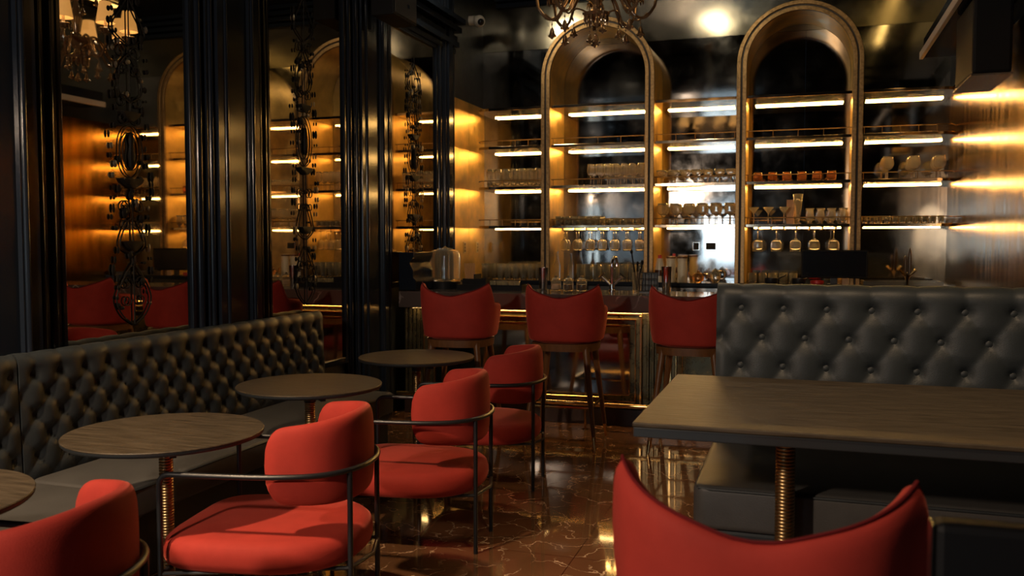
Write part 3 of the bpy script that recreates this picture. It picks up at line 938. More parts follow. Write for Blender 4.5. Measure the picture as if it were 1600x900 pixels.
# ------------------------------------------------------------------ bar stool (faces local +y)
def bar_stool(zs=0.0):
    t = empty('bar_stool')
    SZ = 0.76 + zs
    # apron ring of wood
    def sq(r, e, n=40):
        out = []
        for k in range(n):
            a = 2 * pi * k / n
            c, s_ = cos(a), sin(a)
            out.append((r * abs(c) ** e * (1 if c > 0 else -1), r * abs(s_) ** e * (1 if s_ > 0 else -1)))
        return out
    A = sq(0.245, 0.72); B = sq(0.21, 0.72)
    n = len(A)
    rings = [[(A[k][0], A[k][1], SZ - 0.055), (A[k][0] * 1.02, A[k][1] * 1.02, SZ), (B[k][0], B[k][1], SZ), (B[k][0], B[k][1], SZ - 0.055)] for k in range(n)]
    MB().loft(rings, loop=True).build('apron', 'wood', t, smooth=True)
    prof = [(0.90, SZ + 0.001), (1.0, SZ + 0.015), (1.02, SZ + 0.045), (0.98, SZ + 0.075), (0.85, SZ + 0.092), (0.5, SZ + 0.10)]
    S0 = sq(0.232, 0.72)
    MB().loft([[(x * k, y * k, z) for x, y in S0] for k, z in prof]).build('seat', 'velvet', t, smooth=True)
    # legs with brass tips
    for sx in (-1, 1):
        for sy in (-1, 1):
            top = Vector((sx * 0.175, sy * 0.175, SZ - 0.01)); bot = Vector((sx * 0.262, sy * 0.262, 0.0))
            pts = [top.lerp(bot, k / 6) for k in range(7)]
            cut = top.lerp(bot, 0.87)
            lg = MB().tube([top, top.lerp(bot, 0.4), cut], 0.026, 10, r2=0.0155).build('leg', 'wood', t, smooth=True)
            MB().tube([cut, bot], 0.0158, 10, r2=0.011).build('foot_tip', 'brass', lg, smooth=True)
    zf = 0.30
    k = (SZ - 0.01 - zf) / (SZ - 0.01)
    q = 0.175 + (0.262 - 0.175) * k
    for a, b in (((-q, -q), (q, -q)), ((q, -q), (q, q)), ((q, q), (-q, q)), ((-q, q), (-q, -q))):
        MB().tube([(a[0], a[1], zf), (b[0], b[1], zf)], 0.0095, 8).build('footrest', 'brass', t, smooth=True)
    # shell back: plan runs from right arm round the back to left arm
    def planpt(u, grow=0.0):
        # u in -1..1, 0 = middle of the back
        ang = u * radians(128)
        x = sin(ang); y = -cos(ang)
        e = 0.78
        X = 0.272 * abs(x) ** e * (1 if x > 0 else -1)
        Y = 0.262 * abs(y) ** e * (1 if y > 0 else -1)
        return X, Y
    N = 64
    def ztop(u):
        a = abs(u)
        if a < 0.50:
            return 1.105 + 0.085 * (a / 0.50) ** 1.5 + 0.012 * math.exp(-(a / 0.09) ** 2) * -1
        if a < 0.64:
            f = (a - 0.50) / 0.14
            f = f * f * (3 - 2 * f)
            return 1.19 - 0.15 * f
        return 1.04 - 0.03 * (a - 0.64) / 0.36
    rings = []; pipe = []
    for i in range(N + 1):
        u = -1 + 2 * i / N
        X, Y = planpt(u)
        X1, Y1 = planpt(min(1, u + 0.01)); X0, Y0 = planpt(max(-1, u - 0.01))
        tv = Vector((X1 - X0, Y1 - Y0)).normalized(); nv = Vector((tv.y, -tv.x))  # outward
        e = min(1.0, (1 - abs(u)) / 0.07)
        sc = 0.3 + 0.7 * math.sqrt(max(0, 1 - (1 - e) ** 2))
        zt = ztop(u) + zs - (1 - sc) * 0.05; zb = 0.775 + zs + (1 - sc) * 0.03
        H_ = zt - zb; w2 = 0.026 * sc
        ring_ = []
        prof = [(-0.6, 0.0), (0.3, -0.004), (0.85, 0.02), (1.0, 0.10), (1.15, 0.4), (1.15, 0.75), (1.0, 0.93), (0.5, 0.99), (0, 1.0), (-0.5, 0.985), (-0.95, 0.92), (-1.2, 0.7), (-1.3, 0.4), (-1.0, 0.08)]
        for po, pz in prof:
            # narrower towards the seat, flaring to the top
            fl = 0.030 * (pz - 0.75)
            ring_.append((X + nv.x * (w2 * po + fl), Y + nv.y * (w2 * po + fl), zb + H_ * pz))
        rings.append(ring_)
        pipe.append((X + nv.x * (w2 * 0.25 + 0.0075), Y + nv.y * (w2 * 0.25 + 0.0075), zt + 0.001))
    sh = MB().loft(rings).build('backrest', 'velvet', t, smooth=True, subsurf=1)
    MB().tube(pipe, 0.0035, 6).build('piping', 'velvet_dark', sh, smooth=True)
    return t


ST = [((-2.50, 6.36), 4, 'red velvet bar stool with winged back, left of the three at the bar'),
      ((-1.655, 6.37), 3, 'red velvet bar stool with winged back, middle of the three at the bar'),
      ((-0.735, 6.40), -1, 'red velvet bar stool with winged back, right of the three, partly behind the booth')]
proto = bar_stool()
for i, ((x, y), a, lab) in enumerate(ST):
    o = proto if i == 0 else copy_tree(proto)
    o.location = (x, y, 0); o.rotation_euler = (0, 0, radians(a))
    tag(o, lab, 'bar stool', 'red velvet bar stools')
o = bar_stool(zs=-0.11)
o.location = (-0.055, 1.82, 0); o.rotation_euler = (0, 0, radians(-3))
tag(o, 'large red velvet winged stool back in the foreground, at the rectangular table', 'bar stool')

# low black partition at the lower right
t = thing('black_partition', 'low matte black partition with a thin metal edge, lower right corner', 'partition', (0.185, 1.36, 0))
MB().box(0.004, 1.4, 0.0, 0.05, 0.0, 1.10).build('panel', 'matte', t, bevel=0.012)
MB().box(0.0, 0.0035, 0.004, 0.044, 0.0, 1.095).build('edge_strip', 'steel', t)


# ------------------------------------------------------------------ chandelier
def bell(m, x, y, z, s=1.0):
    m.lathe([(0.002, 0.055 * s), (0.008 * s, 0.05 * s), (0.014 * s, 0.035 * s), (0.019 * s, 0.012 * s), (0.030 * s, 0.0), (0.026 * s, -0.004 * s), (0.012 * s, -0.004 * s), (0.008 * s, -0.016 * s), (0.001, -0.02 * s)], x, y, z, 14)
    m.tube([(x, y, z + 0.053 * s), (x, y, z + 0.10 * s)], 0.0018, 5)
    m.ball((x, y, z + 0.075 * s), 0.006 * s, 8, 4)


CX_, CY_ = -1.28, 5.66
t = thing('chandelier', 'ornate smoked crystal chandelier with lit fabric shades and hanging bells', 'chandelier', (CX_, CY_, 0))
MB().lathe([(0.001, 2.90), (0.012, 2.905), (0.02, 2.93), (0.05, 2.945), (0.085, 2.965), (0.09, 2.975), (0.06, 2.985), (0.03, 3.0), (0.02, 3.03), (0.05, 3.06), (0.11, 3.09), (0.12, 3.11), (0.05, 3.13), (0.022, 3.16),
            (0.03, 3.22), (0.045, 3.28), (0.03, 3.34), (0.018, 3.40), (0.035, 3.45), (0.05, 3.50), (0.03, 3.54), (0.012, 3.58), (0.012, 3.62), (0.001, 3.62)], n=24).build('stem', 'smokeglass', t, smooth=True)
MB().tube([(0, 0, 3.61), (0, 0, ZC - 0.03)], 0.006, 8).build('rod', 'oldbrass', t, smooth=True)
MB().lathe([(0.001, ZC - 0.045), (0.04, ZC - 0.04), (0.07, ZC - 0.015), (0.075, ZC - 0.001), (0.001, ZC - 0.001)], n=24).build('ceiling_rose', 'oldbrass', t, smooth=True)
# ring of crystal drops under the bowl
m = MB()
for k in range(14):
    a = 2 * pi * k / 14; x, y = 0.075 * cos(a), 0.075 * sin(a)
    m.lathe([(0.001, 0.055), (0.006, 0.05), (0.008, 0.03), (0.006, 0.012), (0.001, -0.005)], x, y, 2.905, 6)
m.tube([(0.075 * cos(2 * pi * k / 24), 0.075 * sin(2 * pi * k / 24), 2.962) for k in range(24)], 0.005, 6, loop=True)
m.build('crystal_drop', 'smokeglass', t, smooth=True)
for k in range(4):
    a = pi / 2 * k + 0.5
    m = MB(); c, s_ = cos(a), sin(a)
    m.tube(catmull([(0.06 * c, 0.06 * s_, 2.98), (0.13 * c, 0.13 * s_, 3.0), (0.165 * c, 0.165 * s_, 2.96), (0.15 * c, 0.15 * s_, 2.92)], 4), 0.006, 6)
    bell(m, 0.15 * c, 0.15 * s_, 2.83, 0.9)
    m.build('lower_bell', 'smokeglass', t, smooth=True)
m = MB(); bell(m, 0, 0, 2.79, 1.0); m.build('centre_bell', 'smokeglass', t, smooth=True)
for k in range(8):
    a = 2 * pi * k / 8 + 0.25
    c, s_ = cos(a), sin(a)
    arm = MB()
    p = catmull([(0.05, 0, 3.08), (0.12, 0, 3.13), (0.19, 0, 3.07), (0.245, 0, 2.965), (0.31, 0, 2.945), (0.37, 0, 3.01), (0.385, 0, 3.09), (0.385, 0, 3.125)], 5)
    arm.tube([(q.x * c, q.x * s_, q.z) for q in p], 0.0095, 8)
    p2 = catmull([(0.05, 0, 3.10), (0.15, 0, 3.10), (0.20, 0, 3.02), (0.26, 0, 2.93), (0.33, 0, 2.975)], 5)
    arm.tube([(q.x * c - 0.012 * s_, q.x * s_ + 0.012 * c, q.z) for q in p2], 0.006, 6)
    ao = arm.build('arm', 'smokeglass', t, smooth=True)
    x, y = 0.385 * c, 0.385 * s_
    cup = MB().lathe([(0.012, 3.105), (0.05, 3.128), (0.056, 3.14), (0.05, 3.144), (0.018, 3.136), (0.001, 3.136)], x, y, 0, 16)
    for j in range(12):
        b = 2 * pi * j / 12
        cup.lathe([(0.001, 0.03), (0.005, 0.022), (0.004, 0.008), (0.001, 0)], x + 0.053 * cos(b), y + 0.053 * sin(b), 3.10, 5)
    cup.build('drip_cup', 'smokeglass', ao, smooth=True)
    MB().lathe([(0.012, 3.137), (0.012, 3.20), (0.001, 3.20)], x, y, 0, 12).build('candle', 'cream', ao, smooth=True)
    MB().ball((x, y, 3.225), 0.020, 12, 8, 1.3).build('bulb', 'bulb', ao, smooth=True)
    sh = MB()
    prof = [(0.070, 3.185), (0.044, 3.345), (0.0425, 3.345), (0.0685, 3.185)]
    sh.loft([[(x + r * cos(2 * pi * j / 24), y + r * sin(2 * pi * j / 24), z) for j in range(24)] for r, z in prof], loop=True)
    sh.build('lamp_shade', 'shade', ao, smooth=True)
    bl = MB(); bell(bl, 0.285 * c, 0.285 * s_, 2.835, 1.0); bl.build('bell', 'smokeglass', ao, smooth=True)
for k in range(6):
    a = 2 * pi * k / 6
    c, s_ = cos(a), sin(a)
    m = MB()
    p = catmull([(0.03, 0, 3.46), (0.11, 0, 3.53), (0.18, 0, 3.50), (0.20, 0, 3.44)], 5)
    m.tube([(q.x * c, q.x * s_, q.z) for q in p], 0.007, 6)
    bell(m, 0.20 * c, 0.20 * s_, 3.36, 0.9)
    m.build('upper_arm', 'smokeglass', t, smooth=True)


# ------------------------------------------------------------------ wrought ornaments on the mirrors
def ornament(y, zlo, zhi, wd, label):
    t = thing('mirror_ornament', label, 'ornament', (XL + 0.024, y, zlo), pi / 2, group='scrollwork ornaments on the mirrors')
    H_ = zhi - zlo
    m = MB(); T = 0.0042; hw = wd / 2

    def sc(pts, r=T):   # local x across, z up, mirrored on both sides
        for s in (-1, 1):
            m.tube([(s * p[0] * hw, 0, p[1] * H_) for p in [(q.x, q.y) for q in catmull([Vector((a, b, 0)) for a, b in pts], 5)]], r, 6)

    def spiral(cx, cz, r, turns=1.3, a0=0.0, sgn=1):
        pts = []
        for k in range(20):
            f = k / 19; rr = r * (1 - 0.8 * f); a = a0 + sgn * turns * 2 * pi * f
            pts.append((cx + rr * cos(a), cz + rr * sin(a)))
        for s in (-1, 1):
            m.tube([(s * p[0], 0, p[1]) for p in pts], T * 0.85, 6)
    m.tube([(0, 0, 0.02 * H_), (0, 0, 0.42 * H_)], T, 6)
    m.tube([(0, 0, 0.62 * H_), (0, 0, 0.99 * H_)], T * 0.8, 6)
    for f in (0.14, 0.36, 0.66, 0.80):
        spiral(hw * 0.30, f * H_, hw * 0.24, 1.3, pi, -1)
        spiral(hw * 0.30, f * H_ - hw * 0.5, hw * 0.2, 1.2, pi, 1)
    sc([(0.0, 0.02), (0.5, 0.05), (0.75, 0.10), (0.4, 0.16), (0.05, 0.2)])
    sc([(0.0, 0.22), (0.55, 0.25), (0.3, 0.31), (0.05, 0.33)])
    sc([(0.0, 0.66), (0.5, 0.69), (0.35, 0.76), (0.0, 0.8)])
    sc([(0.0, 0.82), (0.7, 0.86), (0.3, 0.92), (0.0, 0.96)])
    # oval medallion
    for r in (1.0, 0.72):
        m.tube([(hw * 0.5 * r * cos(2 * pi * k / 28), 0, (0.52 + 0.075 * r * sin(2 * pi * k / 28)) * H_) for k in range(28)], T * 0.8, 6, loop=True)
    m.lathe([(0.001, -0.10), (0.018, -0.08), (0.022, -0.02), (0.012, 0.03), (0.018, 0.06), (0.012, 0.09), (0.001, 0.10)], 0, 0, 0.52 * H_, 10)
    # urn basins
    for f, s in ((0.43, 0.5), (0.25, 0.42), (0.62, 0.4)):
        m.lathe([(0.001, -0.03), (0.02, -0.025), (hw * s * 0.8, 0.0), (hw * s, 0.02), (hw * s * 0.9, 0.024), (0.001, 0.02)], 0, 0, f * H_, 14)
    for v in range(len(m.v)):
        x, yy, z = m.v[v]
        m.v[v] = (x, max(-0.016, min(0.016, yy)), z)
    m.build('scrollwork', 'iron', t, smooth=True)
    rnd = random.Random(int(y * 10))
    m = MB(); b = MB()
    for s in (-1, 1):
        for (f0, f1, xo) in ((0.30, 0.62, 0.78), (0.64, 0.93, 0.62), (0.08, 0.26, 0.7)):
            k = f0
            while k < f1:
                r = rnd.uniform(0.007, 0.015)
                tgt = b if rnd.random() < 0.22 else m
                tgt.ball((s * hw * xo + rnd.uniform(-0.028, 0.028), 0, k * H_), r, 7, 4, rnd.uniform(1.0, 2.6))
                k += rnd.uniform(0.020, 0.036)
    for _ in range(26):
        f = rnd.uniform(0.03, 0.97); xo = rnd.uniform(-0.55, 0.55)
        tgt = b if rnd.random() < 0.2 else m
        tgt.ball((hw * xo, 0, f * H_), rnd.uniform(0.008, 0.02), 7, 4, rnd.uniform(0.6, 1.6))
    for mm in (m, b):
        for v in range(len(mm.v)):
            x, yy, z = mm.v[v]; mm.v[v] = (x, yy * 0.6, z)
    m.build('bead_string', 'iron', t, smooth=True)['kind'] = 'stuff'
    b.build('silvered_leaf', 'silver', t, smooth=True)['kind'] = 'stuff'


ornament(3.83, 1.02, 2.86, 0.34, 'dark wrought scrollwork ornament hanging on the leftmost mirror')
ornament(5.56, 1.0, 3.34, 0.36, 'dark wrought scrollwork ornament hanging on the middle mirror')
ornament(7.44, 1.24, 3.2, 0.42, 'dark wrought scrollwork ornament on the mirror above the bar')

# ------------------------------------------------------------------ speakers, camera dome, soffit on the right wall
t = thing('speaker', 'black box loudspeaker high on the dark left wall above the bar', 'speaker', (XL + 0.17, 6.52, 3.27))
MB().box(0.0, 0.20, -0.22, 0.22, 0.0, 0.62).build('cabinet', 'matte', t, bevel=0.01)
MB().box(0.201, 0.206, -0.20, 0.20, 0.02, 0.60).build('grille', 'black', t, bevel=0.002)
MB().box(0.2065, 0.209, 0.02, 0.06, 0.10, 0.13).build('badge', 'chrome', t)
MB().box(-0.068, 0.0, -0.05, 0.05, 0.2, 0.4).build('bracket', 'black', t)

t = thing('speaker', 'large black loudspeaker under the soffit at the upper right', 'speaker', (0.99, 6.9, 2.57))
MB().box(0.03, 0.26, -0.60, 0.06, 0.0, 0.49).build('cabinet', 'matte', t, bevel=0.02)
MB().box(0.05, 0.24, 0.065, 0.10, 0.02, 0.46).build('side_panel', 'oldbrass', t, bevel=0.004)
MB().box(0.026, 0.264, -0.60, 0.10, -0.012, -0.001).build('bottom_plate', 'steel', t)

t = thing('soffit_box', 'dark soffit box along the gold wall with a silver lower edge', 'soffit', (0.96, 0, 3.075))
MB().box(0.014, 0.36, 5.25, 8.35, 0.0, 0.16).build('box', 'lacquer', t)
MB().box(-0.016, 0.013, 5.25, 8.36, -0.012, 0.05).build('edge_trim', 'satin', t, bevel=0.003)

t = thing('security_camera', 'white dome security camera on the dark wall high above the gold panel', 'security camera', (XL, 8.93, 3.84))
m = MB(); m.tube([(0.001, 0, 0.02), (0.07, 0, 0.02)], 0.05, 20); m.build('mount', 'white', t, smooth=True)
MB().ball((0.12, -0.03, 0), 0.062, 20, 12).build('dome', 'white', t, smooth=True)
m = MB(); m.ball((0.150, -0.065, -0.018), 0.036, 16, 10); m.build('lens', 'lens', t, smooth=True)

# brass switch plates and dark sockets on the back wall
for i, (y, lab) in enumerate(((8.72, 'brass switch plate on the gold panel, the one nearer the mirrors'), (9.10, 'brass switch plate on the gold panel, the one nearer the corner'))):
    t = thing('switch_plate', lab, 'switch', (XL + 0.012, y, 1.44), group='brass switch plates')
    MB().box(0.0005, 0.008, -0.035, 0.035, -0.06, 0.06).build('plate', 'plate', t, bevel=0.003)
    m = MB()
    for k in (-1, 0, 1): m.box(0.0085, 0.014, -0.012, 0.012, k * 0.034 - 0.012, k * 0.034 + 0.012)
    m.build('toggle', 'oldbrass', t)
for x, wdt, lab in ((-1.035, 0.075, 'narrow dark socket plate with steel rim on the back mirror'), (-0.885, 0.12, 'wide dark socket plate with steel rim on the back mirror')):
    t = thing('socket_plate', lab, 'socket', (x, YB, 1.455), group='socket plates in the middle bay')
    MB().box(-wdt / 2, wdt / 2, -0.010, -0.001, -0.045, 0.045).build('rim', 'chrome', t, bevel=0.003)
    MB().box(-wdt / 2 + 0.010, wdt / 2 - 0.010, -0.013, -0.0105, -0.036, 0.036).build('socket_face', 'matte', t)

# ------------------------------------------------------------------ things on the bar
ZB = 1.075


def simple(name, label, cat, loc, parts, group=None, rz=0.0):
    t = thing(name, label, cat, loc, rz, group)
    for nm, mb, mt, kw in parts:
        mb.build(nm, mt, t, **kw)
    return t


sm = dict(smooth=True)
# drinks dispenser
x = -3.12
m = MB()
n = 28
m.lathe([(0.001, 0.07), (0.135, 0.07), (0.14, 0.09), (0.14, 0.30), (0.12, 0.345), (0.06, 0.36), (0.001, 0.362), ][:6] + [(0.056, 0.356), (0.116, 0.341), (0.136, 0.30), (0.136, 0.092), (0.001, 0.076)], n=n)
simple('drink_dispenser', 'clear ribbed glass dispenser jar on a black base at the left end of the bar', 'dispenser', (-3.08, 7.44, ZB),
       [('glass_jar', m, 'glass', sm), ('base', MB().lathe([(0.001, 0.0), (0.15, 0.0), (0.15, 0.065), (0.14, 0.069), (0.001, 0.069)], n=28), 'matte', sm),
        ('inner_tube', MB().lathe([(0.001, 0.078), (0.04, 0.078), (0.04, 0.30), (0.001, 0.30)], n=16), 'steel', sm),
        ('lid', MB().lathe([(0.001, 0.358), (0.07, 0.356), (0.07, 0.366), (0.02, 0.372), (0.001, 0.39)], n=24), 'glass', sm)])
# tray with straws
simple('bar_tray', 'low black tray on the bar beside the dispenser', 'tray', (-2.58, 7.36, ZB),
       [('tray_base', MB().box(-0.30, 0.30, -0.13, 0.13, 0.0, 0.008), 'matte', {}),
        ('tray_rim', MB().box(-0.30, 0.30, -0.13, -0.12, 0.0081, 0.05).box(-0.30, 0.30, 0.12, 0.13, 0.0081, 0.05).box(-0.30, -0.29, -0.12, 0.12, 0.0081, 0.05).box(0.29, 0.30, -0.12, 0.12, 0.0081, 0.05), 'matte', {})])
bx = thing('straw_holder', 'open black caddy holding paper straws, inside the bar tray', 'caddy', (-2.74, 7.38, ZB + 0.009))
MB().box(-0.11, 0.11, -0.09, 0.09, 0, 0.008).box(-0.11, 0.11, -0.09, -0.082, 0.008, 0.09).box(-0.11, 0.11, 0.082, 0.09, 0.008, 0.09).box(-0.11, -0.102, -0.082, 0.082, 0.008, 0.09).box(0.102, 0.11, -0.082, 0.082, 0.008, 0.09).box(-0.006, 0.006, -0.082, 0.082, 0.008, 0.13).build('caddy_box', 'matte', bx)
for k in range(11):
    a = (-0.092 + 0.0135 * (k % 6), -0.03 + 0.055 * (k // 6)); b = (a[0] * 1.15 + 0.0, a[1] * 1.5)
    o = MB().tube([(a[0], a[1], 0.0), (b[0], b[1], 0.215)], 0.0050, 6).build('paper_straw', 'paper', None, smooth=True, loc=(-2.74, 7.38, ZB + 0.018))
    tag(o, 'tan paper straw in the black straw caddy on the bar', 'straw', 'paper straws in the caddy')
for k in range(5):
    put_glass('shot', 'shot_glass', -2.58 + 0.055 * k, 7.34 + 0.02 * (k % 2), ZB + 0.009, 'small shot glass in the bar tray, ' + ORD[k] + ' from the left', 'shot glasses in the bar tray')


def shaker(x, y, h, lab, mt='steel', r=0.043):
    simple('cocktail_shaker', lab, 'shaker', (x, y, ZB), [('cup', MB().lathe([(0.001, 0), (r * 0.78, 0), (r * 0.80, 0.004), (r, h), (r - 0.002, h), (r * 0.76, 0.01), (0.001, 0.008)], n=24), mt, sm)], 'shaker tins on the bar')


shaker(-2.135, 7.40, 0.20, 'tall steel shaker tin on the bar between the left and middle stools')
shaker(-1.055, 7.35, 0.22, 'dark tall shaker tin on the bar beside the black caddy', 'chrome')
for k, (x, mt, nm, lab) in enumerate(((-2.03, 'sugar', 'sugar', 'lidded glass jar of beige sugar, left of the three jars'), (-1.92, 'coffee', 'syrup', 'lidded glass jar of dark syrup, middle of the three jars'), (-1.80, 'coffee', 'syrup', 'lidded glass jar of dark syrup, right of the three jars'))):
    simple('glass_jar', lab, 'jar', (x, 7.44, ZB), [
        ('jar_body', MB().lathe([(0.001, 0), (0.042, 0), (0.046, 0.01), (0.046, 0.075), (0.036, 0.09), (0.034, 0.09), (0.043, 0.074), (0.043, 0.012), (0.001, 0.006)], n=20), 'glass', sm),
        (nm, MB().lathe([(0.001, 0.0075), (0.041, 0.0125), (0.041, 0.055), (0.001, 0.06)], n=20), mt, sm),
        ('jar_lid', MB().lathe([(0.001, 0.0905), (0.038, 0.0905), (0.04, 0.10), (0.014, 0.112), (0.012, 0.13), (0.001, 0.133)], n=20), 'glass', sm)], 'lidded jars on the bar')
# bottles behind the jars, on the back counter
for k, (x, h, lab) in enumerate(((-2.40, 0.30, 'slim clear glass bottle on the back counter by the left arch post'), (-2.255, 0.28, 'clear cylinder bottle on the back counter, left of the tall glasses'))):
    simple('glass_bottle', lab, 'bottle', (x, 8.84, 1.10), [('bottle_body', MB().lathe([(0.001, 0), (0.03, 0), (0.032, 0.01), (0.032, h * 0.55), (0.014, h * 0.72), (0.012, h), (0.010, h), (0.012, h * 0.72), (0.028, h * 0.54), (0.028, 0.014), (0.001, 0.01)], n=20), 'glass', sm)], 'clear bottles on the back counter')
# faucets
simple('bar_faucet', 'chrome gooseneck faucet with two cross handles behind the bar', 'faucet', (-1.545, 7.50, ZB), [
    ('spout', MB().tube(catmull([(0, 0, 0.0), (0, 0, 0.15), (0, 0, 0.24), (0.01, 0.02, 0.285), (0.02, 0.06, 0.29), (0.025, 0.085, 0.25), (0.025, 0.085, 0.21)], 5), 0.0125, 12), 'chrome', sm),
    ('faucet_body', MB().lathe([(0.001, 0), (0.032, 0), (0.032, 0.008), (0.022, 0.016), (0.02, 0.06), (0.001, 0.06)], n=18), 'chrome', sm),
    ('handle', MB().tube([(0, 0, 0.04), (-0.085, 0, 0.125)], 0.012, 10).tube([(-0.115, 0, 0.115), (-0.065, 0, 0.155)], 0.007, 8), 'chrome', sm),
    ('handle', MB().tube([(0, 0, 0.04), (0.085, 0, 0.125)], 0.012, 10).tube([(0.115, 0, 0.115), (0.065, 0, 0.155)], 0.007, 8), 'chrome', sm)])
g = simple('mixing_glass', 'tall mixing glass holding dark bar tools beside the faucet', 'glass', (-1.32, 7.46, ZB), [
    ('glass_body', MB().lathe([(0.001, 0), (0.036, 0), (0.038, 0.01), (0.045, 0.17), (0.042, 0.17), (0.035, 0.016), (0.001, 0.012)], n=20), 'glass', sm)])
for k, (dx, dy, h, lab) in enumerate(((-0.05, 0.01, 0.34, 'longest dark bar spoon leaning left in the mixing glass'), (0.04, 0.02, 0.25, 'dark tongs leaning right in the mixing glass'), (0.01, -0.03, 0.24, 'dark muddler standing upright in the mixing glass'))):
    m = MB().tube([(0.0, 0, 0.016), (dx, dy, h)], 0.006, 8); m.ball((dx, dy, h), 0.013, 8, 5, 1.6)
    tag(m.build('bar_tool', 'iron', None, smooth=True, loc=(-1.32, 7.46, ZB)), lab, 'bar tool', 'tools in the mixing glass')


def caddy(x, w_, lab):
    t = thing('wire_caddy', lab, 'caddy', (x, 7.40, ZB), group='black caddies on the bar')
    MB().box(-w_, w_, -0.06, 0.06, 0.0, 0.008).box(-w_ + 0.008, w_ - 0.008, 0.045, 0.05, 0.008, 0.165).build('caddy_body', 'tableedge', t)
    m = MB()
    for i in range(4):
        xx = -w_ + 2 * w_ * i / 3
        m.tube([(xx, -0.056, 0.008), (xx, -0.056, 0.168)], 0.004, 5)
        m.tube([(-w_, -0.056, 0.015 + i * 0.051), (w_, -0.056, 0.015 + i * 0.051)], 0.004, 5)
    m.build('wire_grid', 'black', t, smooth=True)


caddy(-1.205, 0.075, 'black grid caddy on the bar beside the dark shaker')
# back counter, middle bay
for x, lab in ((-1.23, 'white ribbed canister with wooden lid, left one beside the socket plates'), (-1.115, 'white ribbed canister with wooden lid, right one beside the socket plates')):
    simple('canister', lab, 'canister', (x, 8.86, 1.10), [
        ('canister_body', MB().lathe([(0.001, 0), (0.047, 0), (0.05, 0.01), (0.044, 0.07), (0.050, 0.13), (0.044, 0.19), (0.050, 0.235), (0.001, 0.235)], n=22), 'cream', sm),
        ('canister_lid', MB().lathe([(0.001, 0.236), (0.052, 0.236), (0.052, 0.256), (0.001, 0.258)], n=22), 'wood', sm)], 'white canisters')
simple('sauce_bottle', 'cream carton-like bottle with brown label and red cap beside left arch post', 'bottle', (-1.335, 8.83, 1.10), [
    ('bottle_body', MB().lathe([(0.001, 0), (0.048, 0), (0.05, 0.01), (0.047, 0.14), (0.03, 0.235), (0.001, 0.235)], n=20), 'cream', sm),
    ('bottle_label', MB().lathe([(0.0503, 0.06), (0.0495, 0.12), (0.0475, 0.12), (0.0483, 0.06)], n=20, cap=False), 'coffee', sm),
    ('cap', MB().lathe([(0.001, 0.236), (0.02, 0.236), (0.018, 0.27), (0.001, 0.27)], n=16), 'redplastic', sm)])
simple('glass_teapot', 'small amber glass teapot on the back counter, right of the canisters', 'teapot', (-0.955, 8.83, 1.10), [
    ('pot', MB().lathe([(0.001, 0), (0.03, 0), (0.055, 0.03), (0.058, 0.055), (0.04, 0.09), (0.015, 0.10), (0.012, 0.115), (0.001, 0.12)], n=22), 'amber', sm),
    ('spout', MB().tube(catmull([(-0.05, 0, 0.04), (-0.08, 0, 0.06), (-0.095, 0, 0.10)], 4), 0.009, 8), 'amber', sm),
    ('handle', MB().tube(catmull([(0.045, 0, 0.08), (0.09, 0, 0.08), (0.09, 0, 0.035), (0.05, 0, 0.03)], 4), 0.006, 8), 'chrome', sm)])
simple('glass_teapot', 'clear glass teapot behind the amber one on the back counter', 'teapot', (-0.80, 8.95, 1.10), [
    ('pot', MB().lathe([(0.001, 0), (0.03, 0), (0.05, 0.03), (0.052, 0.07), (0.035, 0.115), (0.012, 0.13), (0.001, 0.14)], n=22), 'glass', sm),
    ('handle', MB().tube(catmull([(0.035, 0, 0.11), (0.085, 0, 0.10), (0.085, 0, 0.045), (0.045, 0, 0.03)], 4), 0.006, 8), 'chrome', sm)])

# right part of the back counter: pans, ashtray, monitor, tray, tap
for x, lab in ((-0.26, 'small black saucepan on the back counter, the left one'), (-0.01, 'small black saucepan on the back counter, the right one beside the monitor')):
    simple('saucepan', lab, 'saucepan', (x, 8.76, 1.10), [
        ('pan', MB().lathe([(0.001, 0), (0.055, 0), (0.06, 0.01), (0.062, 0.055), (0.058, 0.055), (0.055, 0.012), (0.001, 0.008)], n=22), 'black', sm),
        ('handle', MB().tube([(0.055, 0.0, 0.045), (0.13, 0.02, 0.085)], 0.008, 8), 'black', sm)], 'black saucepans')
simple('ashtray', 'round red ashtray on the back counter below the monitor', 'ashtray', (0.155, 8.765, 1.10), [
    ('dish', MB().lathe([(0.001, 0), (0.05, 0), (0.062, 0.012), (0.062, 0.035), (0.055, 0.035), (0.05, 0.015), (0.001, 0.01)], n=24), 'redplastic', sm)])
t = thing('monitor', 'black flat till monitor seen from its front on the back counter', 'monitor', (0.30, 8.70, 1.10), radians(0))
MB().box(-0.29, 0.29, -0.015, 0.02, 0.065, 0.325).build('screen_case', 'matte', t, bevel=0.006)
MB().box(-0.275, 0.275, -0.0175, -0.0155, 0.08, 0.31).build('screen', 'screen', t)
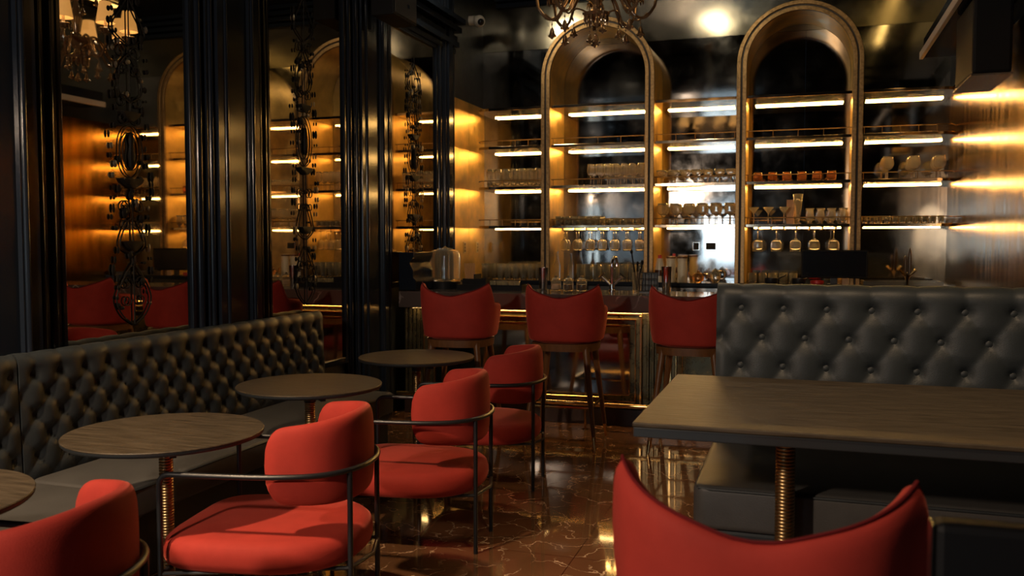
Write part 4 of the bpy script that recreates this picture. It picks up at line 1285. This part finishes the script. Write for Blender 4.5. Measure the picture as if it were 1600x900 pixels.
MB().box(-0.03, 0.03, 0.021, 0.05, 0.0, 0.2).box(-0.055, 0.055, 0.021, 0.13, 0.0, 0.009).build('stand', 'black', t, bevel=0.003)
simple('card_box', 'small tan cardboard box on the back counter under the monitor', 'box', (0.402, 8.74, 1.10), [
    ('carton', MB().box(-0.028, 0.028, -0.02, 0.02, 0.0, 0.06).box(-0.027, 0.027, -0.0202, -0.02, 0.045, 0.047), 'sugar', dict(bevel=0.002))])
simple('drip_tray', 'wide low dark drip tray on the back counter before the gold wall', 'tray', (0.90, 8.98, 1.10), [
    ('tray_rim', MB().box(-0.34, 0.34, -0.2, -0.18, 0, 0.035).box(-0.34, 0.34, 0.18, 0.2, 0, 0.035).box(-0.34, -0.32, -0.18, 0.18, 0, 0.035).box(0.32, 0.34, -0.18, 0.18, 0, 0.035), 'black', {}),
    ('grate', MB().box(-0.319, 0.319, -0.179, 0.179, 0.004, 0.02), 'bronze', {})])
simple('beer_tap', 'chrome double beer tap with dark handles near the gold wall', 'beer tap', (0.93, 8.74, 1.10), [
    ('tap_column', MB().lathe([(0.001, 0.0), (0.012, 0.0), (0.012, 0.05), (0.03, 0.10), (0.001, 0.12)], n=16), 'chrome', sm),
    ('nozzle', MB().tube([(0, 0, 0.08), (-0.07, -0.02, 0.15)], 0.013, 10), 'brass', sm),
    ('nozzle', MB().tube([(0, 0, 0.08), (0.07, -0.02, 0.15)], 0.013, 10), 'brass', sm),
    ('tap_handle', MB().lathe([(0.001, 0.10), (0.013, 0.10), (0.016, 0.2), (0.016, 0.25), (0.008, 0.27), (0.001, 0.275)], cx=-0.018, n=12), 'darkwood', sm),
    ('tap_handle', MB().lathe([(0.001, 0.10), (0.013, 0.10), (0.016, 0.2), (0.014, 0.30), (0.006, 0.34), (0.001, 0.345)], cx=0.018, n=12), 'darkwood', sm)])
simple('menu_box', 'small upright amber box beside the tall beer glass in the right arch', 'box', (-0.10, 9.05, 1.67), [
    ('carton', MB().box(-0.035, 0.035, -0.03, 0.03, 0.0, 0.24).box(-0.036, 0.036, -0.031, 0.031, 0.16, 0.165), 'paper', dict(bevel=0.002))])
